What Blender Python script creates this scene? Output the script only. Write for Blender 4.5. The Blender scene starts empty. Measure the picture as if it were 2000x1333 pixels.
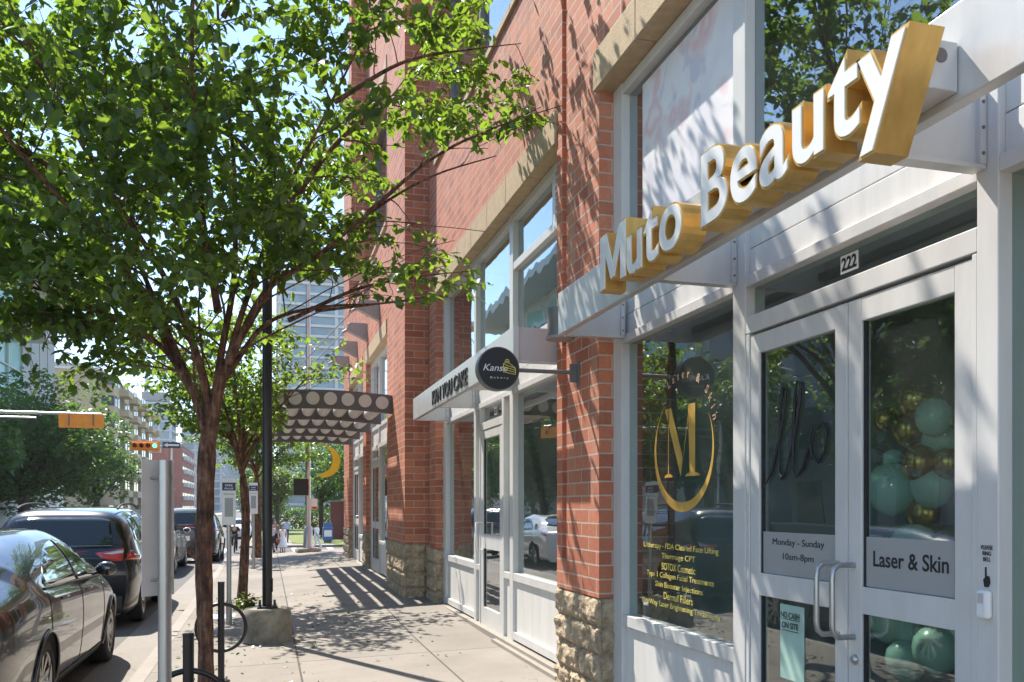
import bpy, bmesh, math, random
import numpy as np
from mathutils import Vector, Matrix, noise
random.seed(7); rng = np.random.default_rng(11)
PI = math.pi; R = math.radians
sc = bpy.context.scene
C = sc.collection

# ---------------------------------------------------------------- camera
cam_d = bpy.data.cameras.new('camera'); cam = bpy.data.objects.new('camera', cam_d); C.objects.link(cam)
cam.location = (0, 0, 1.45)
cam.rotation_euler = (R(90), 0, -math.atan(478/1700))
cam_d.sensor_width = 36; cam_d.lens = 36*1700/2000
cam_d.shift_y = 321.5/2000
cam_d.clip_start = .05; cam_d.clip_end = 3000
sc.camera = cam
# ---------------------------------------------------------------- light
SUN = Vector((-.46, 1.0, 1.45)).normalized()          # towards the sun
el = math.asin(SUN.z); az = math.atan2(SUN.x, SUN.y)
w = bpy.data.worlds.new("World"); sc.world = w; w.use_nodes = True
nt = w.node_tree; nt.nodes.clear()
wo = nt.nodes.new('ShaderNodeOutputWorld'); bg = nt.nodes.new('ShaderNodeBackground'); sky = nt.nodes.new('ShaderNodeTexSky')
sky.sky_type = 'NISHITA'; sky.sun_disc = False; sky.sun_elevation = el; sky.sun_rotation = az
sky.air_density = .9; sky.dust_density = .15; sky.ozone_density = 3; sky.altitude = 1000
wt = nt.nodes.new('ShaderNodeMix'); wt.data_type = 'RGBA'; wt.blend_type = 'MULTIPLY'; wt.inputs[0].default_value = 1; wt.inputs[7].default_value = (1.06, 1.0, .90, 1); nt.links.new(sky.outputs[0], wt.inputs[6]); nt.links.new(wt.outputs[2], bg.inputs[0]); bg.inputs[1].default_value = .15; nt.links.new(bg.outputs[0], wo.inputs[0])
sd = bpy.data.lights.new('sun', 'SUN'); so = bpy.data.objects.new('sun', sd); C.objects.link(so)
sd.energy = 4.0; sd.angle = R(.5); sd.color = (1, .93, .84)
so.rotation_euler = SUN.to_track_quat('Z', 'Y').to_euler(); so.location = (-8, 20, 30)
sc.view_settings.view_transform = 'Standard'; sc.view_settings.look = 'None'
sc.view_settings.exposure = 1.36; sc.view_settings.gamma = 1
sc.cycles.max_bounces = 8; sc.cycles.transparent_max_bounces = 24

# ---------------------------------------------------------------- materials
def new_mat(name):
    m = bpy.data.materials.new(name); m.use_nodes = True
    return m, m.node_tree, m.node_tree.nodes['Principled BSDF']
def N(nt, t, **k):
    n = nt.nodes.new(t)
    for a, b in k.items(): setattr(n, a, b)
    return n
def L(nt, a, b): nt.links.new(a, b)
def setin(nt, s, v):
    if hasattr(v, 'is_output'): L(nt, v, s)
    else: s.default_value = v
def mth(nt, op, a, b=0.0, c=None):
    n = N(nt, 'ShaderNodeMath', operation=op)
    setin(nt, n.inputs[0], a); setin(nt, n.inputs[1], b)
    if c is not None: setin(nt, n.inputs[2], c)
    return n.outputs[0]
def ramp(nt, f, stops):
    n = N(nt, 'ShaderNodeValToRGB'); e = n.color_ramp.elements
    while len(e) > 1: e.remove(e[-1])
    e[0].position = stops[0][0]; e[0].color = (*stops[0][1], 1)
    for p, c in stops[1:]:
        q = e.new(p); q.color = (*c, 1)
    L(nt, f, n.inputs[0]); return n.outputs[0]
def mix(nt, f, a, b, mode='MIX'):
    n = N(nt, 'ShaderNodeMix', data_type='RGBA', blend_type=mode)
    setin(nt, n.inputs[0], f)
    for i, v in ((6, a), (7, b)):
        if isinstance(v, tuple) and len(v) == 3: v = (*v, 1)
        setin(nt, n.inputs[i], v)
    return n.outputs[2]
def objco(nt): return N(nt, 'ShaderNodeTexCoord').outputs['Object']
def nz(nt, scale, detail=4, rough=.55, co=None):
    n = N(nt, 'ShaderNodeTexNoise'); n.inputs['Scale'].default_value = scale
    n.inputs['Detail'].default_value = detail; n.inputs['Roughness'].default_value = rough
    L(nt, co or objco(nt), n.inputs['Vector']); return n.outputs['Fac']
def bump(nt, h, dist=.01, s=1.0, nrm=None):
    b = N(nt, 'ShaderNodeBump'); b.inputs['Distance'].default_value = dist; b.inputs['Strength'].default_value = s
    L(nt, h, b.inputs['Height'])
    if nrm: L(nt, nrm, b.inputs['Normal'])
    return b.outputs[0]
def plain(name, col, rough=.5, metal=0, var=.12, scale=6, bmp=0, coat=0, spec=None, stretch=None):
    m, nt, p = new_mat(name)
    co = objco(nt)
    if stretch:
        mp = N(nt, 'ShaderNodeMapping'); mp.inputs['Scale'].default_value = stretch; L(nt, co, mp.inputs[0]); co = mp.outputs[0]
    n = nz(nt, scale, 5, .6, co)
    d = tuple(max(0, c*(1-var)) for c in col); u = tuple(min(1, c*(1+var)) for c in col)
    L(nt, ramp(nt, n, [(.3, d), (.7, u)]), p.inputs['Base Color'])
    p.inputs['Roughness'].default_value = rough; p.inputs['Metallic'].default_value = metal
    L(nt, mth(nt, 'MULTIPLY_ADD', n, .2, rough-.1), p.inputs['Roughness'])
    if coat: p.inputs['Coat Weight'].default_value = coat; p.inputs['Coat Roughness'].default_value = .03
    if spec is not None: p.inputs['Specular IOR Level'].default_value = spec
    if bmp: L(nt, bump(nt, nz(nt, scale*6, 6, .6, co), bmp), p.inputs['Normal'])
    return m

def brick_mat(name, c1, c2, mortar):
    m, nt, p = new_mat(name)
    co = objco(nt); sx = N(nt, 'ShaderNodeSeparateXYZ'); L(nt, co, sx.inputs[0])
    g = N(nt, 'ShaderNodeNewGeometry'); gn = N(nt, 'ShaderNodeSeparateXYZ'); L(nt, g.outputs['True Normal'], gn.inputs[0])
    f = mth(nt, 'GREATER_THAN', mth(nt, 'ABSOLUTE', gn.outputs[0]), .5)
    mx = N(nt, 'ShaderNodeMix'); L(nt, f, mx.inputs[0]); L(nt, mth(nt, 'ADD', sx.outputs[0], .18), mx.inputs[2]); L(nt, sx.outputs[1], mx.inputs[3])
    cb = N(nt, 'ShaderNodeCombineXYZ'); L(nt, mx.outputs[0], cb.inputs[0]); L(nt, sx.outputs[2], cb.inputs[1])
    # wobble a touch
    b = N(nt, 'ShaderNodeTexBrick'); L(nt, cb.outputs[0], b.inputs['Vector'])
    b.inputs['Scale'].default_value = 1; b.inputs['Brick Width'].default_value = .305; b.inputs['Row Height'].default_value = .1016
    b.inputs['Mortar Size'].default_value = .0065; b.inputs['Mortar Smooth'].default_value = .15; b.inputs['Bias'].default_value = .1
    b.inputs['Color1'].default_value = (*c1, 1); b.inputs['Color2'].default_value = (*c2, 1); b.inputs['Mortar'].default_value = (*mortar, 1)
    n = nz(nt, 1.1, 5); n2 = nz(nt, 40, 4)
    col = mix(nt, mth(nt, 'MULTIPLY', mth(nt, 'SUBTRACT', n, .38), .7), b.outputs['Color'], (.58, .28, .17))
    mpv = N(nt, 'ShaderNodeMapping'); mpv.inputs['Scale'].default_value = (1, 1, .16); L(nt, co, mpv.inputs[0]); sv = nz(nt, 3.2, 6, .65, mpv.outputs[0])
    col = mix(nt, mth(nt, 'MULTIPLY', ramp(nt, sv, [(.54, (0, 0, 0)), (.72, (1, 1, 1))]), .35), col, (.58, .38, .27))
    col = mix(nt, mth(nt, 'MULTIPLY', ramp(nt, sv, [(.28, (1, 1, 1)), (.42, (0, 0, 0))]), .45), col, (.20, .07, .045))
    col = mix(nt, .25, col, ramp(nt, n2, [(.3, (.35, .35, .35)), (.7, (1, 1, 1))]), 'MULTIPLY')
    L(nt, col, p.inputs['Base Color']); p.inputs['Roughness'].default_value = .75
    h = mth(nt, 'ADD', mth(nt, 'MULTIPLY', mth(nt, 'SUBTRACT', 1.0, b.outputs['Fac']), 1.0), mth(nt, 'MULTIPLY', n2, .18))
    L(nt, bump(nt, h, .006), p.inputs['Normal'])
    return m

def glass_mat(name, tint=(.72, .85, .8), refl=(.95, .93, .98), ior=.07, through=1.0):
    m, nt, p = new_mat(name); nt.nodes.remove(p); out = nt.nodes['Material Output']
    t = N(nt, 'ShaderNodeBsdfTransparent'); t.inputs[0].default_value = (*tint, 1)
    g = N(nt, 'ShaderNodeBsdfGlossy'); g.inputs['Color'].default_value = (*refl, 1); g.inputs['Roughness'].default_value = .004
    L(nt, bump(nt, nz(nt, 1.3, 2), .0025), g.inputs['Normal'])
    gm = N(nt, 'ShaderNodeNewGeometry'); vm = N(nt, 'ShaderNodeVectorMath', operation='DOT_PRODUCT'); L(nt, gm.outputs['Incoming'], vm.inputs[0]); L(nt, gm.outputs['Normal'], vm.inputs[1])
    cs = mth(nt, 'SUBTRACT', 1.0, mth(nt, 'ABSOLUTE', vm.outputs['Value'])); lw = mth(nt, 'MULTIPLY_ADD', mth(nt, 'POWER', cs, 4.0), 1-ior, ior)   # Schlick, either side
    ms = N(nt, 'ShaderNodeMixShader'); L(nt, lw, ms.inputs[0]); L(nt, t.outputs[0], ms.inputs[1]); L(nt, g.outputs[0], ms.inputs[2])
    d = N(nt, 'ShaderNodeBsdfDiffuse'); d.inputs[0].default_value = (.5, .52, .5, 1)
    m2 = N(nt, 'ShaderNodeMixShader')     # thin dust film
    L(nt, mth(nt, 'MULTIPLY', nz(nt, 3, 6), .045), m2.inputs[0]); L(nt, ms.outputs[0], m2.inputs[1]); L(nt, d.outputs[0], m2.inputs[2])
    L(nt, m2.outputs[0], out.inputs[0]); return m

def leaf_mat(name, dark, light, tr):
    m, nt, p = new_mat(name); nt.nodes.remove(p); out = nt.nodes['Material Output']
    at = N(nt, 'ShaderNodeAttribute', attribute_name='tone')
    col = ramp(nt, at.outputs['Fac'], [(0, dark), (.8, light), (1, tuple(min(1, c*1.35) for c in light))])
    tc = ramp(nt, at.outputs['Fac'], [(0, tuple(c*.6 for c in tr)), (1, tr)])
    d = N(nt, 'ShaderNodeBsdfDiffuse'); L(nt, col, d.inputs[0])
    t = N(nt, 'ShaderNodeBsdfTranslucent'); L(nt, tc, t.inputs[0])
    g = N(nt, 'ShaderNodeBsdfGlossy'); g.inputs['Roughness'].default_value = .38; g.inputs['Color'].default_value = (.9, .95, 1, 1)
    a = N(nt, 'ShaderNodeMixShader'); a.inputs[0].default_value = .5; L(nt, d.outputs[0], a.inputs[1]); L(nt, t.outputs[0], a.inputs[2])
    b = N(nt, 'ShaderNodeMixShader'); b.inputs[0].default_value = .05; L(nt, a.outputs[0], b.inputs[1]); L(nt, g.outputs[0], b.inputs[2])
    L(nt, b.outputs[0], out.inputs[0]); return m

def concrete_mat(name, base, jx=(), jy=None, tone=.1):
    m, nt, p = new_mat(name); co = objco(nt); s = N(nt, 'ShaderNodeSeparateXYZ'); L(nt, co, s.inputs[0])
    n1 = nz(nt, .8, 6, .6); n2 = nz(nt, 90, 3, .6); n3 = nz(nt, 7, 5, .7)
    col = ramp(nt, n1, [(.3, tuple(c*(1-tone) for c in base)), (.7, tuple(c*(1+tone) for c in base))])
    col = mix(nt, .35, col, ramp(nt, n2, [(.35, (.6, .6, .6)), (.65, (1, 1, 1))]), 'MULTIPLY')
    col = mix(nt, mth(nt, 'MULTIPLY', ramp(nt, n3, [(.56, (0, 0, 0)), (.72, (1, 1, 1))]), .40), col, tuple(c*.5 for c in base))
    h = mth(nt, 'MULTIPLY', n2, .25)
    vo = N(nt, 'ShaderNodeTexVoronoi'); vo.inputs['Scale'].default_value = 3.2; L(nt, co, vo.inputs['Vector'])
    wn0 = N(nt, 'ShaderNodeSeparateColor'); L(nt, vo.outputs['Color'], wn0.inputs[0])
    spot = mth(nt, 'MULTIPLY', mth(nt, 'LESS_THAN', vo.outputs['Distance'], mth(nt, 'MULTIPLY', wn0.outputs[0], .11)), mth(nt, 'GREATER_THAN', wn0.outputs[1], .45))
    col = mix(nt, mth(nt, 'MULTIPLY', spot, .45), col, tuple(c*.35 for c in base))
    cr = N(nt, 'ShaderNodeTexVoronoi', feature='DISTANCE_TO_EDGE'); cr.inputs['Scale'].default_value = .33
    wp_ = N(nt, 'ShaderNodeVectorMath', operation='ADD'); L(nt, co, wp_.inputs[0]); nn_ = N(nt, 'ShaderNodeTexNoise'); nn_.inputs['Scale'].default_value = 2.5; nn_.inputs['Detail'].default_value = 6; L(nt, co, nn_.inputs['Vector']); L(nt, nn_.outputs['Color'], wp_.inputs[1]); L(nt, wp_.outputs[0], cr.inputs['Vector'])
    ck = mth(nt, 'MULTIPLY', mth(nt, 'LESS_THAN', cr.outputs['Distance'], .0016), mth(nt, 'GREATER_THAN', nz(nt, .5, 2), .52))
    col = mix(nt, mth(nt, 'MULTIPLY', ck, .6), col, tuple(c*.3 for c in base))
    if jy:
        # every slab between two joints has its own shade
        cell = mth(nt, 'FLOOR', mth(nt, 'DIVIDE', mth(nt, 'SUBTRACT', s.outputs[1], jy[0]), jy[1]))
        k = mth(nt, 'GREATER_THAN', s.outputs[0], jx[0]); k = mth(nt, 'ADD', k, mth(nt, 'GREATER_THAN', s.outputs[0], jx[1]))
        cv = N(nt, 'ShaderNodeCombineXYZ'); L(nt, cell, cv.inputs[0]); L(nt, k, cv.inputs[1])
        wn = N(nt, 'ShaderNodeTexWhiteNoise'); L(nt, cv.outputs[0], wn.inputs['Vector'])
        col = mix(nt, 1.0, col, ramp(nt, wn.outputs['Value'], [(0, (.84, .83, .82)), (1, (1, 1, 1))]), 'MULTIPLY')
    lines = []
    for x in jx: lines.append(mth(nt, 'LESS_THAN', mth(nt, 'ABSOLUTE', mth(nt, 'SUBTRACT', s.outputs[0], x)), .009))
    if jy:
        q = mth(nt, 'PINGPONG', mth(nt, 'SUBTRACT', s.outputs[1], jy[0]), jy[1]/2)
        lines.append(mth(nt, 'LESS_THAN', q, .009))
    if lines:
        f = lines[0]
        for q in lines[1:]: f = mth(nt, 'MAXIMUM', f, q)
        col = mix(nt, f, col, tuple(c*.25 for c in base)); h = mth(nt, 'SUBTRACT', h, f)
    L(nt, col, p.inputs['Base Color']); p.inputs['Roughness'].default_value = .85
    L(nt, bump(nt, h, .004), p.inputs['Normal']); return m

def bark_mat(name):
    m, nt, p = new_mat(name); co = objco(nt); mp = N(nt, 'ShaderNodeMapping'); mp.inputs['Scale'].default_value = (1, 1, .13); L(nt, co, mp.inputs[0])
    a = nz(nt, 42, 5, .65, mp.outputs[0]); b = nz(nt, 9, 4, .6, co); mp2 = N(nt, 'ShaderNodeMapping'); mp2.inputs['Scale'].default_value = (1, 1, .3); L(nt, co, mp2.inputs[0]); c = nz(nt, 16, 4, .7, mp2.outputs[0])
    f = mth(nt, 'MULTIPLY_ADD', b, .5, mth(nt, 'MULTIPLY', a, .55))
    col = ramp(nt, f, [(.36, (.022, .012, .009)), (.46, (.075, .038, .026)), (.55, (.17, .080, .048)), (.66, (.30, .18, .11))])
    col = mix(nt, ramp(nt, c, [(.60, (0, 0, 0)), (.66, (1, 1, 1))]), col, (.30, .115, .045))
    L(nt, col, p.inputs['Base Color']); p.inputs['Roughness'].default_value = .9
    L(nt, bump(nt, mth(nt, 'ADD', a, mth(nt, 'MULTIPLY', c, .6)), .03), p.inputs['Normal']); return m
M = {}
M['brick'] = brick_mat('red brick', (.62, .20, .10), (.40, .115, .06), (.52, .44, .35))
M['stone'] = plain('rock face stone', (.42, .325, .215), .9, var=.42, scale=14, bmp=.012)
M['lintel'] = plain('tan cast stone', (.46, .34, .205), .85, var=.13, scale=12, bmp=.004)
M['alu'] = plain('painted aluminium frame', (.62, .61, .585), .38, var=.07, scale=7, spec=.5, stretch=(1, 1, .25), bmp=.0006)
M['panel'] = plain('white metal panel', (.69, .675, .64), .42, var=.08, scale=9, stretch=(1, 1, .12), bmp=.0008)
M['silver'] = plain('silver composite', (.60, .595, .58), .33, var=.08, scale=6, metal=.3, stretch=(1, 1, .3), bmp=.0006)
M['pinkside'] = plain('metal return panel', (.52, .48, .47), .4, var=.05, scale=2)
M['gold'] = plain('brushed gold', (.70, .45, .14), .36, metal=.55, var=.12, scale=20, stretch=(1, 1, .15))
M['face'] = plain('white acrylic', (.86, .87, .86), .12, var=.02, scale=2, coat=.6)
M['golddecal'] = plain('gold vinyl', (.85, .50, .12), .35, metal=.4, var=.25, scale=3)
M['yellowdecal'] = plain('pale gold vinyl', (.85, .70, .16), .5, var=.08)
M['rose'] = plain('rose gold vinyl', (.78, .47, .33), .4, metal=.3)
M['black'] = plain('black paint', (.018, .018, .02), .35, var=.3, bmp=.001)
M['blackmatte'] = plain('black matte', (.02, .02, .022), .6, var=.2)
M['white'] = plain('white', (.8, .8, .78), .5, var=.04)
M['greydecal'] = plain('frosted grey film', (.36, .36, .35), .5, var=.04, scale=4)
M['mint'] = plain('mint paper', (.40, .58, .49), .6, var=.05)
M['steel'] = plain('galvanised steel', (.46, .46, .45), .36, metal=.85, var=.14, scale=14, stretch=(1, 1, .2))
M['signback'] = plain('sign back aluminium', (.66, .63, .585), .5, metal=.15, var=.08, scale=5)
M['darksteel'] = plain('grey painted steel', (.16, .15, .145), .45, var=.1)
M['canopygrey'] = plain('canopy grey steel', (.13, .12, .112), .45, var=.1)
M['taupe'] = plain('taupe painted steel', (.30, .27, .255), .5, var=.07)
M['tubewhite'] = plain('pale metal tube', (.66, .62, .58), .5, var=.06)
M['orange'] = plain('orange signal paint', (.85, .30, .02), .5, var=.1)
M['moon'] = plain('yellow sign paint', (.88, .55, .02), .5, var=.06)
M['glass'] = glass_mat('shop glass', (.84, .93, .89), ior=.095)
M['glass_up'] = glass_mat('upper glass', (.75, .82, .84), (.94, .98, 1.0), .22)
M['interior'] = plain('shop interior wall', (.34, .35, .33), .8, var=.2, scale=1.5)
M['intfloor'] = plain('shop floor', (.16, .13, .12), .5, var=.2)
M['balloon_mint'] = plain('mint balloon', (.50, .70, .62), .25, var=.05, coat=.4)
M['balloon_gold'] = plain('gold balloon', (.55, .34, .10), .25, metal=.8, var=.08)
M['asphalt'] = concrete_mat('asphalt', (.115, .108, .10), tone=.25)
M['sidewalk'] = concrete_mat('sidewalk concrete', (.255, .228, .195), jx=(.29, 1.58), jy=(8.65, 2.0), tone=.17)
M['curb'] = concrete_mat('curb concrete', (.31, .28, .24), jy=None)
M['gutter'] = concrete_mat('gutter concrete', (.25, .225, .195))
M['ped'] = plain('stained concrete', (.27, .245, .19), .9, var=.45, scale=7, bmp=.006)
M['paint'] = plain('road paint', (.68, .67, .64), .7, var=.15, scale=9)
M['grass'] = plain('grass', (.16, .20, .05), .9, var=.4, scale=3, bmp=.05)
M['dirt'] = plain('soil', (.16, .13, .09), .95, var=.3, scale=4)
M['bark'] = plain('reddish bark', (.16, .075, .045), .9, var=.55, scale=9, bmp=.02, stretch=(1.6, 1.6, .25))
M['bark'] = bark_mat('reddish peeling bark')
M['limb'] = plain('limb bark', (.085, .055, .042), .85, var=.35, scale=12, bmp=.006)
M['leaf'] = leaf_mat('elm leaf', (.012, .034, .012), (.040, .092, .022), (.38, .60, .05))
M['leaf_far'] = leaf_mat('far leaf', (.016, .038, .014), (.08, .16, .035), (.22, .38, .05))
M['leaf_pale'] = leaf_mat('pale leaf', (.04, .07, .015), (.12, .18, .035), (.25, .34, .05))
M['tyre'] = plain('tyre rubber', (.022, .022, .022), .8, var=.2)
M['rim'] = plain('alloy rim', (.50, .49, .48), .28, metal=.9, var=.08)
M['carglass'] = plain('car glass', (.012, .018, .018), .03, var=.1, coat=1)
M['redlens'] = plain('red lens', (.62, .02, .012), .12, var=.1, coat=1)
M['clearlens'] = plain('clear lens', (.75, .72, .7), .1, var=.05, coat=1)
M['skin'] = plain('skin', (.52, .31, .22), .55, var=.05)
M['hairdark'] = plain('dark hair', (.025, .018, .014), .6)
M['navy'] = plain('navy', (.03, .045, .12), .5)
M['green'] = plain('green sign', (.02, .30, .20), .5)
M['redpaint'] = plain('red paint', (.55, .05, .04), .5)
M['bluebox'] = plain('blue box paint', (.06, .14, .36), .45)
M['plastic'] = plain('dark plastic', (.035, .035, .035), .6)
def paint(name, col, metal=.4):
    m, nt, p = new_mat(name); p.inputs['Base Color'].default_value = (*col, 1); p.inputs['Metallic'].default_value = metal
    p.inputs['Roughness'].default_value = .25; p.inputs['Coat Weight'].default_value = 1; p.inputs['Coat Roughness'].default_value = .02
    n = nz(nt, 1.5, 3); L(nt, mth(nt, 'MULTIPLY_ADD', n, .12, .2), p.inputs['Roughness']); return m
M['p_grey'] = paint('grey car paint', (.036, .038, .042), .8)
M['p_black'] = paint('black car paint', (.008, .009, .014), .2)
M['p_white'] = paint('pearl white car paint', (.78, .77, .74), .0)
M['p_silver'] = paint('silver car paint', (.40, .42, .43), .7)

# ---------------------------------------------------------------- helpers
def tag(o, label=None, cat=None, group=None, kind=None):
    if label: o['label'] = label
    if cat: o['category'] = cat
    if group: o['group'] = group
    if kind: o['kind'] = kind
    return o
def thing(name, label, cat, loc=(0, 0, 0), rz=0, group=None):
    o = bpy.data.objects.new(name, None); C.objects.link(o); o.empty_display_size = .2
    o.location = loc; o.rotation_euler = (0, 0, rz)
    return tag(o, label, cat, group)
def adopt(o, parent, world=True):
    o.parent = parent
    if world and parent is not None:
        m = Matrix.Identity(4); p = parent
        chain = []
        while p is not None: chain.append(p); p = p.parent
        for q in reversed(chain): m = m @ q.matrix_parent_inverse @ q.matrix_basis
        o.matrix_parent_inverse = m.inverted()
class MB:
    def __init__(s): s.v = []; s.f = []; s.m = []; s.mi = 0; s.sm = []; s.smooth = False
    def add(s, vs, fs):
        b = len(s.v); s.v += [tuple(v) for v in vs]
        for f in fs: s.f.append(tuple(b+i for i in f)); s.m.append(s.mi); s.sm.append(s.smooth)
        return s
    def box(s, x0, x1, y0, y1, z0, z1, M4=None):
        vs = [(x, y, z) for x in (x0, x1) for y in (y0, y1) for z in (z0, z1)]
        if M4: vs = [M4 @ Vector(v) for v in vs]
        return s.add(vs, [(0, 1, 3, 2), (4, 6, 7, 5), (0, 4, 5, 1), (2, 3, 7, 6), (0, 2, 6, 4), (1, 5, 7, 3)])
    def tube(s, pts, rs, n=8, caps=True, wob=None):
        pts = [Vector(p) for p in pts]; k = len(pts)
        if not hasattr(rs, '__len__'): rs = [rs]*k
        vs = []; up = None
        for i, p in enumerate(pts):
            t = (pts[min(i+1, k-1)]-pts[max(i-1, 0)]).normalized()
            if up is None: up = Vector((0, 0, 1)) if abs(t.z) < .9 else Vector((0, 1, 0))
            a = t.cross(up).normalized(); b = a.cross(t).normalized(); up = b
            for j in range(n):
                q = 2*PI*j/n; r = rs[i]*(wob(p, q) if wob else 1)
                vs.append(p+a*math.cos(q)*r+b*math.sin(q)*r)
        fs = [(i*n+j, i*n+(j+1) % n, (i+1)*n+(j+1) % n, (i+1)*n+j) for i in range(k-1) for j in range(n)]
        sm = s.smooth; s.smooth = True; s.add(vs, fs); s.smooth = sm
        if caps:
            s.add(vs[:n], [tuple(range(n))[::-1]]); s.add(vs[-n:], [tuple(range(n))])
        return s
    def lathe(s, prof, n=20, M4=None, caps=True):
        vs = [(r*math.cos(2*PI*j/n), r*math.sin(2*PI*j/n), z) for r, z in prof for j in range(n)]
        if M4: vs = [M4 @ Vector(v) for v in vs]
        k = len(prof)
        fs = [(i*n+j, i*n+(j+1) % n, (i+1)*n+(j+1) % n, (i+1)*n+j) for i in range(k-1) for j in range(n)]
        sm = s.smooth; s.smooth = True; s.add(vs, fs); s.smooth = sm
        if caps:
            s.add(vs[:n], [tuple(range(n))[::-1]]); s.add(vs[-n:], [tuple(range(n))])
        return s
    def prism(s, poly, d0, d1, ax='x'):
        n = len(poly)
        def P(a, b, d): return {'x': (d, a, b), 'y': (a, d, b), 'z': (a, b, d)}[ax]
        vs = [P(a, b, d0) for a, b in poly]+[P(a, b, d1) for a, b in poly]
        return s.add(vs, [tuple(range(n)), tuple(range(n, 2*n))[::-1]]+[(i, (i+1) % n, n+(i+1) % n, n+i) for i in range(n)])
    def ball(s, c, r, n=14, sc=(1, 1, 1)):
        vs = []; fs = []
        k = n//2
        for i in range(k+1):
            a = PI*i/k
            for j in range(n): q = 2*PI*j/n; vs.append((c[0]+r*sc[0]*math.sin(a)*math.cos(q), c[1]+r*sc[1]*math.sin(a)*math.sin(q), c[2]-r*sc[2]*math.cos(a)))
        for i in range(k):
            for j in range(n): fs.append((i*n+j, i*n+(j+1) % n, (i+1)*n+(j+1) % n, (i+1)*n+j))
        sm = s.smooth; s.smooth = True; s.add(vs, fs); s.smooth = sm; return s
    def build(s, name, mat, parent=None, bevel=0, world=True, label=None):
        me = bpy.data.meshes.new(name); me.from_pydata(s.v, [], s.f)
        mats = mat if isinstance(mat, (list, tuple)) else [mat]
        for q in mats: me.materials.append(q)
        me.polygons.foreach_set('material_index', s.m); me.polygons.foreach_set('use_smooth', s.sm)
        bm = bmesh.new(); bm.from_mesh(me); bmesh.ops.remove_doubles(bm, verts=bm.verts, dist=1e-6) if False else None
        bmesh.ops.recalc_face_normals(bm, faces=bm.faces); bm.to_mesh(me); bm.free(); me.update()
        o = bpy.data.objects.new(name, me); C.objects.link(o)
        if parent is not None: adopt(o, parent, world)
        if bevel:
            b = o.modifiers.new('bevel', 'BEVEL'); b.width = bevel; b.segments = 2; b.limit_method = 'ANGLE'
        if label: o['label'] = label
        return o
def bx(name, mat, parent, *a, bevel=0, world=True, label=None): return MB().box(*a).build(name, mat, parent, bevel, world, label)
def copy_tree(o, parent=None):
    c = o.copy(); C.objects.link(c)
    if parent is not None: c.parent = parent
    for ch in o.children: copy_tree(ch, c)
    return c
FACE_STREET = Matrix(((0, 0, -1), (-1, 0, 0), (0, 1, 0))).to_4x4()    # text runs towards -Y, faces -X
FACE_CAM = Matrix(((1, 0, 0), (0, 0, -1), (0, 1, 0))).to_4x4()        # text runs towards +X, faces -Y
def text_mesh(body, size=1, ext=.0, off=0.0, align='LEFT', line=1.0, space=1.0, shear=0, bev=0):
    cu = bpy.data.curves.new('t', 'FONT'); cu.body = body; cu.size = size; cu.extrude = ext; cu.offset = off
    cu.align_x = align; cu.space_line = line; cu.space_character = space; cu.shear = shear; cu.resolution_u = 6; cu.bevel_depth = bev
    o = bpy.data.objects.new('t', cu); C.objects.link(o)
    dg = bpy.context.evaluated_depsgraph_get(); me = bpy.data.meshes.new_from_object(o.evaluated_get(dg))
    bpy.data.objects.remove(o); bpy.data.curves.remove(cu); return me
def put_text(name, body, mat, parent, loc, face, width=None, height=None, ext=.001, label=None, **k):
    me = text_mesh(body, 1, 0, **k)
    co = np.empty(len(me.vertices)*3); me.vertices.foreach_get('co', co); co = co.reshape(-1, 3)
    w0 = co[:, 0].max()-co[:, 0].min(); h0 = co[:, 1].max()-co[:, 1].min()
    sy = height/h0 if height else width/w0
    sx = width/w0 if width else sy
    bm = bmesh.new(); bm.from_mesh(me)
    r = bmesh.ops.extrude_face_region(bm, geom=bm.faces[:])
    ev = [g for g in r['geom'] if isinstance(g, bmesh.types.BMVert)]
    for v in ev: v.co.z += 1.0
    c0 = Vector((co[:, 0].min() if k.get('align', 'LEFT') == 'LEFT' else 0, co[:, 1].min(), 0))
    T = Matrix.Translation(loc) @ face @ Matrix.Diagonal((sx, sy, ext, 1)) @ Matrix.Translation(-c0)
    bm.transform(T); bmesh.ops.recalc_face_normals(bm, faces=bm.faces); [setattr(f, 'smooth', False) for f in bm.faces]; bm.to_mesh(me); bm.free()
    me.materials.clear(); me.materials.append(mat); me.name = name
    o = bpy.data.objects.new(name, me); C.objects.link(o)
    if parent is not None: adopt(o, parent)
    if label: o['label'] = label
    return o
def smooth(t): t = max(0, min(1, t)); return t*t*(3-2*t)
def drop(y): 
    t = y-27.0
    if t <= 0: return 0
    if t < 2: return .05*t*t/4
    if t < 20: return .05*(t-1)
    return .95+.0015*(t-20) if t < 100 else 1.07
def gz(x, y):                                       # sidewalk height
    return -.10*min(1.05, (2.42-x)/3.6)+.10*smooth((y-9)/5)*smooth((x+.6)/2.6)-drop(y)
def rz_(y): return -.255-drop(y)                    # road height at the kerb
def sheet(name, x0, x1, y0, y1, fz, mat, nx=2, ny=40, thick=0, label=None, ys=None):
    xs = np.linspace(x0, x1, nx+1); ys = ys if ys is not None else np.linspace(y0, y1, ny+1)
    m = MB(); n = len(ys)
    m.add([(x, y, fz(x, y)) for x in xs for y in ys], [(i*n+j, (i+1)*n+j, (i+1)*n+j+1, i*n+j+1) for i in range(len(xs)-1) for j in range(n-1)])
    if thick:
        for x in (x0, x1): m.add([p for y in ys for p in ((x, y, fz(x, y)), (x, y, fz(x, y)-thick))], [(2*j, 2*j+1, 2*j+3, 2*j+2) for j in range(n-1)])
        for y in (y0, y1): m.add([p for x in xs for p in ((x, y, fz(x, y)), (x, y, fz(x, y)-thick))], [(2*j, 2*j+1, 2*j+3, 2*j+2) for j in range(len(xs)-1)])
    o = m.build(name, mat); o['kind'] = 'structure'
    return o
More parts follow.
